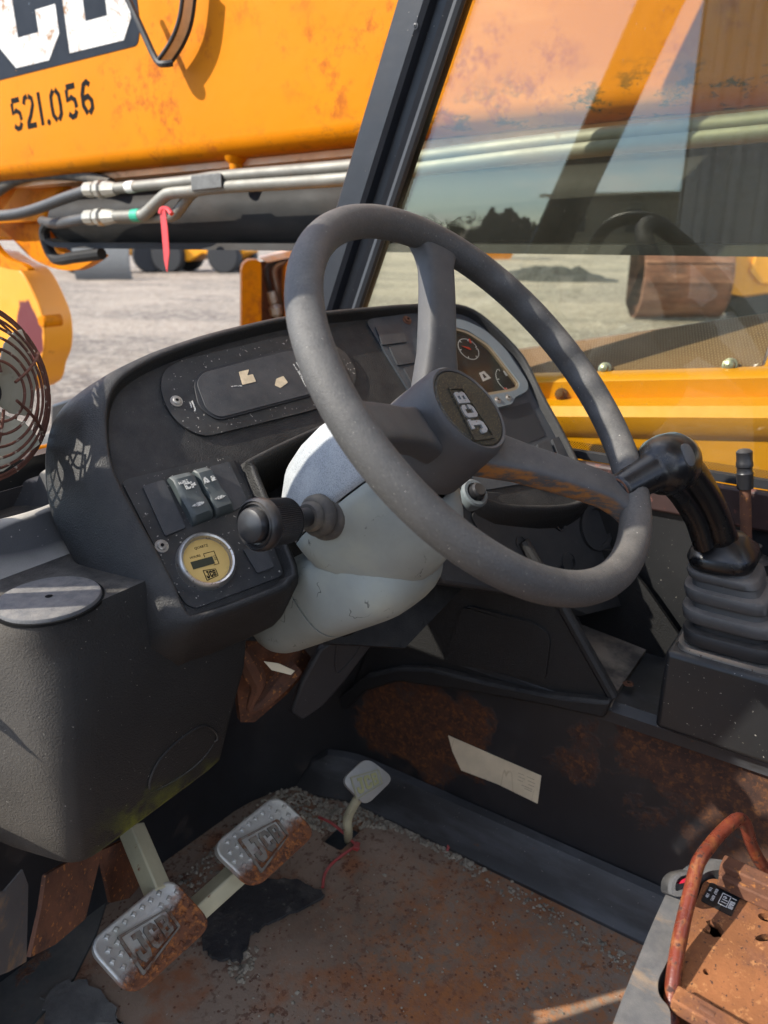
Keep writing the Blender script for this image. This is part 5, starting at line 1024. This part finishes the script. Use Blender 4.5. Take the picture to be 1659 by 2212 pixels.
# ================================================================== ENGINE COVER
ec = thing('engine_cover', V((1.2, .1, 1.55)), 'bright yellow engine cover with a perforated brown sheet outside the side window', 'engine cover')
base = [(800, 1.172), (814, 1.150), (822, 1.146), (860, 1.150), (868, 1.128), (880, 1.110), (905, 1.100), (935, 1.106), (950, 1.120), (1060, 1.130)]
pq = [PX(1400, y, x) for y, x in base]; yr = pq[1].y
rg = []
for y in (1.2, .8, .4, 0, -.9):
    rg.append([V((p.x, y, p.z + (yr - y) * .125)) for p in pq] + [V((1.6, y, pq[-1].z + (yr - y) * .125)), V((1.6, y, pq[0].z - .002 + (yr - y) * .125))])
mk('cover_panel', g_loft(rg), YEL, ec, ang=35)
m0, m1 = PX(1140, 752, 1.36), PX(1659, 678, 1.36); n0, n1 = PX(1140, 815, 1.176), PX(1659, 806, 1.176)
ext = lambda a, b, t: a + (b - a) * t
g4 = [ext(n0, n1, -1.2), ext(n0, n1, .97), ext(m0, m1, 1.04), ext(m0, m1, -1.2)]
mk('perforated_sheet', g_loft([[q for q in g4], [q + V((-.003, 0, .002)) for q in g4]]), PERF, ec, ang=0)
g5 = [ext(n0, n1, .98), ext(n0, n1, 1.9), ext(m0, m1, 1.9), ext(m0, m1, 1.055)]
mk('cover_corner', g_loft([g5, [q + V((-.003, 0, .002)) for q in g5]]), YEL, ec, ang=0)
for px, py, x, m_, r in ((1307, 797, 1.185, STEEL, .012), (1577, 790, 1.185, STEEL, .013), (1213, 852, 1.146, RSTD, .012)):
    q = PX(px, py, x); r *= .62; mk('cover_bolt', g_lathe(q, (-1, 0, .3), [(r * 1.4, 0), (r * 1.3, .004), (r, .005), (r * .8, .011), (.001, .013)], 16), m_, ec)
# ================================================================== YARD
G = PZ(1465, 694, 0); tG = (G - EYE).dot(FW)
px2m = tG / F
exc = thing('excavator', G, 'yellow excavator with a rusty ribbed bucket parked on the gravel beyond the window', 'excavator')
XF = Fr(G, RH, FH)
prof = [(.75, .30), (.35, .06), (.08, .10), (-.16, .38), (-.26, .75), (-.22, 1.12), (-.02, 1.45), (.25, 1.62), (.55, 1.66), (.75, 1.62)]
prof = [(q.x, q.y) for q in crom([V((a, b, 0)) for a, b in prof], 3)]
bw = 92 * px2m
def bucket(u0, u1, dd):
    return g_loft([[XF.p(u, a - dd * .7, b * (1 + dd * .1)) for a, b in prof] + [XF.p(u, a + .05, b) for a, b in prof[::-1]] for u in (u0, u1)])
bk_ = mk('bucket_shell', bucket(-bw, bw, 0), DRUM, exc, ang=50)
for i, k in enumerate((4, 8, 12, 15, 18, 21, 24)):
    a, b = V(prof[k]), V(prof[k + 1]); mk('wear_strip', g_loft([[XF.p(u, a.x - .03, a.y), XF.p(u, b.x - .03, b.y), XF.p(u, b.x + .02, b.y), XF.p(u, a.x + .02, a.y)] for u in (-bw, bw)]), DRUM, bk_, ang=0)
mk('bucket_side', g_plate(Fr(XF.p(bw, 0, 0), FH, ZZ), [(a, b) for a, b in prof], -.03, .03), DRUM, exc, ang=30)
VF = Fr(XF.p(0, .25, 0), RH, ZZ)
mk('dipper', g_plate(VF, [(bw - .1, .55), (bw + .05, 1.75), (bw + 2.6, 2.1), (bw + 2.6, .75), (bw + .5, .45)], -.35, .1), YEL, exc, ang=30, bevel=.04)
mk('boss_plate', g_plate(VF, [(bw + .45, .95), (bw + .6, 1.45), (bw + 1.5, 1.5), (bw + 1.5, .7), (bw + .7, .7)], .1, .16), YEL, exc, ang=30, bevel=.02)
for a in (.3, .5, .7, 1.0): mk('plate_bolt', g_lathe(VF.p(bw + a, 1.62, .1), VF.z, [(.035, 0), (.035, .03), (.001, .035)], 8), RSTD, exc)
mk('track', g_loft([[XF.p(bw + .2 + u, d, z) for u, z in ((0, .3), (.3, 0), (4, 0), (4.3, .35), (4, .62), (.3, .62))] for d in (.2, .9)]), TYRE, exc, ang=30)
for i in range(9): mk('track_pad', g_box(Fr(XF.p(bw + .55 + i * .36, .5, .6), RH, FH), 0, .26, -.34, .4, 0, .07), TYRE, exc)
mk('house', g_box(Fr(XF.p(bw + 2.2, 1.0, .8), RH, FH), 0, 2.6, 0, 2.2, 0, 1.6), YEL, exc, bevel=.08)
# rubble heap
H = PZ(1195, 604, 0); tH = (H - EYE).dot(FW)
hv = []
def heap(name, c, rx, ry, h, mat, label, cat, seed):
    r = thing(name, c, label, cat)
    def zf(x, y):
        d = math.hypot((x - c.x) / rx, (y - c.y) / ry); return c.z - .05 + max(0, 1 - d ** 1.6) * h * (1 + .7 * mnoise.noise((x * 1.7, y * 1.7, seed))) + .12 * h * mnoise.noise((x * 5, y * 5, seed)) * (d < 1.05)
    mk('pile', grid_plane(c.x - rx * 1.1, c.x + rx * 1.1, c.y - ry * 1.1, c.y + ry * 1.1, 40, zf), mat, r, ang=25); return r
heap('rubble_heap', H, 1.6, 2.6, .45, DARKP, 'low black rubble heap on the pale gravel seen through the side window', 'heap', 3)
def wheel(o, ax, r, w_, parent):
    t = mk('tyre', g_lathe(o, ax, [(r * .5, -w_ / 2), (r * .9, -w_ / 2), (r, -w_ * .35), (r, w_ * .35), (r * .9, w_ / 2), (r * .5, w_ / 2)], 28), TYRE, parent, ang=40)
    mk('rim', g_lathe(o, ax, [(.001, -w_ * .3), (r * .52, -w_ * .3), (r * .52, w_ * .46), (r * .4, w_ * .3), (.001, w_ * .34)], 20), YEL, t)
def loader(px, label, ln=4.6, heading=.3):
    c = PZ(px, 590, 0); r = thing('wheel_loader', c, label, 'loader', 'machines parked along the yard'); f = Fr(c, V((math.cos(heading), -math.sin(heading), 0)), V((math.sin(heading), math.cos(heading), 0)))
    f = Fr(c, RH * math.cos(heading) + FH * math.sin(heading), FH)
    mk('body', g_loft([[f.p(u, v, z) for u, z in ((-ln / 2, .75), (-ln / 2 + .3, .55), (-.4, .45), (.2, .75), (ln / 2 - .6, .5), (ln / 2, .8), (ln / 2, 1.6), (.6, 1.9), (-ln / 2, 1.6))] for v in (0, 1.7)]), YEL, r, ang=30, bevel=.05)
    mk('cab_shell', g_loft([[f.p(u * k, .85 + v * k, z) for u, v in ((-.8, -.8), (.8, -.8), (.8, .8), (-.8, .8))] for z, k in ((1.6, 1), (2.7, .95), (2.95, .85))]), BLK, r, bevel=.05)
    for u in (-ln * .3, ln * .3):
        for v in (-.1, 1.7): wheel(f.p(u, v, .68), f.y, .68, .5, r)
    return r
loader(250, 'yellow wheel loader parked at the far left behind the boom bracket'); loader(430, 'yellow wheel loader parked across the yard under the boom, left of the lugs', 4.0, -.2)
bd = thing('dozer_blade', PZ(225, 596, 0), 'grey steel dozer blade standing on the gravel under the ram', 'blade'); bdf = Fr(PZ(225, 604, 0), RH, FH)
mk('blade', g_loft([[bdf.p(u, d, z) for d, z in ((0, 0), (-.15, .35), (-.12, .8), (0, 1.1), (.08, 1.1), (-.02, .8), (-.05, .35), (.1, 0))] for u in (-1.0, 1.0)]), SLAB, bd, ang=40)
tk = thing('flatbed_trailer', PZ(1330, 548, 0), 'dark flatbed trailer far across the gravel behind the boom', 'trailer'); c = PZ(1330, 548, 0); tkf = Fr(c, RH, FH)
mk('deck', g_box(tkf, -4, 4, 0, 2.4, .9, 1.15), TYRE, tk, bevel=.03)
mk('headboard', g_box(tkf, -4, -3.9, 0, 2.4, 1.16, 2.2), TYRE, tk)
for u in (-3.2, -2.2, 2.2, 3.2): wheel(tkf.p(u, -.05, .5), tkf.y, .5, .4, tk)
yl = thing('orange_skip', PZ(1062, 560, 0), 'faded orange skip standing on the gravel just right of the wheel rim', 'skip'); ylf = Fr(PZ(1062, 560, 0), RH, FH)
mk('hull', g_loft([[ylf.p(u, v, z) for u, v in ((-a, -b), (a, -b), (a, b), (-a, b))] for z, a, b in ((.02, 1.0, .6), (1.5, 1.7, .9), (1.5, 1.62, .82), (.2, .95, .55))], True, False), ORG, yl, ang=30)
# buildings behind the photographer: they show in the window's reflection
cb_ = thing('corrugated_building', V((-8.1, -3, 0)), 'tall pale corrugated metal building behind the open side of the cab', 'building')
rg = []
yy = 2.55
prf = []
while yy > -9: prf += [(yy, 0), (yy - .16, 0), (yy - .20, .06), (yy - .28, .06)]; yy -= .32
mk('wall_sheet', g_loft([[V((-8.1 + d, y, z)) for y, d in prf] for z in (0, 6.2)], False, False, False), CORR, cb_, ang=0)
mk('gable_wall', g_box(Fr((-8.1, 2.55, 0), (-1, 0, 0), (0, 0, 1)), 0, 9, 0, 6.2, -.02, .02), CORR, cb_)
mk('roof', g_loft([[V((-7.7, y, 6.18)), V((-12.5, y, 7.6)), V((-17.2, y, 6.18)), V((-17.2, y, 6.08)), V((-12.5, y, 7.5)), V((-7.7, y, 6.08))] for y in (2.8, -9.2)]), CORR, cb_, ang=0)
shd = thing('tan_shed', V((-31, 12, 0)), 'low tan metal shed with small windows far across the yard behind the photographer', 'building')
prf = []; yy = 13.4
while yy > 2: prf += [(yy, 0), (yy - .2, 0), (yy - .24, .04), (yy - .34, .04)]; yy -= .38
mk('wall_sheet', g_loft([[V((-30 + d, y, z)) for y, d in prf] for z in (0, 3.0)], False, False, False), SHED, shd, ang=0)
mk('roof', g_loft([[V((-29.7, y, 3.02)), V((-34, y, 3.12)), V((-38, y, 3.02)), V((-38, y, 2.9)), V((-34, y, 3.0)), V((-29.7, y, 2.9))] for y in (13.7, 1.6)]), SHED, shd, ang=0)
for y in (12.0, 9.8):
    wn = mk('window', g_box(Fr((-29.94, y, 0), (0, 1, 0), (0, 0, 1)), -.35, .35, 1.5, 2.5, 0, .04), SHED, shd); mk('pane', g_box(Fr((-29.9, y, 0), (0, 1, 0), (0, 0, 1)), -.28, .28, 1.57, 2.43, 0, .008), SHEDW, wn)
heap('earth_mound', V((-50, 25, 0)), 4.5, 3.2, 2.6, DARKP, 'tall dark earth mound far behind the cab beside the treeline', 'heap', 9)
for i in range(20):
    c = V((-72 + random.uniform(-4, 4), 18 + i * 3.4 + random.uniform(-1.2, 1.2), 0)); h = random.uniform(2.0, 3.3)
    t = thing('tree', c, 'dark scrubby tree in the far treeline behind the photographer', 'tree', 'far treeline')
    mk('trunk', g_tube([c, c + V((.1, .1, h * .4)), c + V((0, .2, h * .8))], lambda q: .12 - .08 * q, 8), BARK, t)
    cls = [(random.gauss(0, .3) * h, random.gauss(0, .5) * h, random.uniform(.35, .8) * h, random.uniform(.18, .36) * h) for _ in range(6)]
    vv, ff = [], []
    for k in range(520):
        d = V((random.gauss(0, 1), random.gauss(0, 1), random.gauss(0, 1))).normalized() * random.random() ** .45; e = cls[k % 6]; q = c + V((e[0] + d.x * e[3], e[1] + d.y * e[3] * 1.4, e[2] + d.z * e[3])); s = random.uniform(.06, .22)
        a, b = V((random.gauss(0, 1), random.gauss(0, 1), random.gauss(0, 1))).normalized() * s, V((random.gauss(0, 1), random.gauss(0, 1), random.gauss(0, 1))).normalized() * s
        n = len(vv); vv += [q - a, q + b, q + a, q - b]; ff.append((n, n + 1, n + 2, n + 3))
    mk('crown', (vv, ff), TREE, t, ang=0)
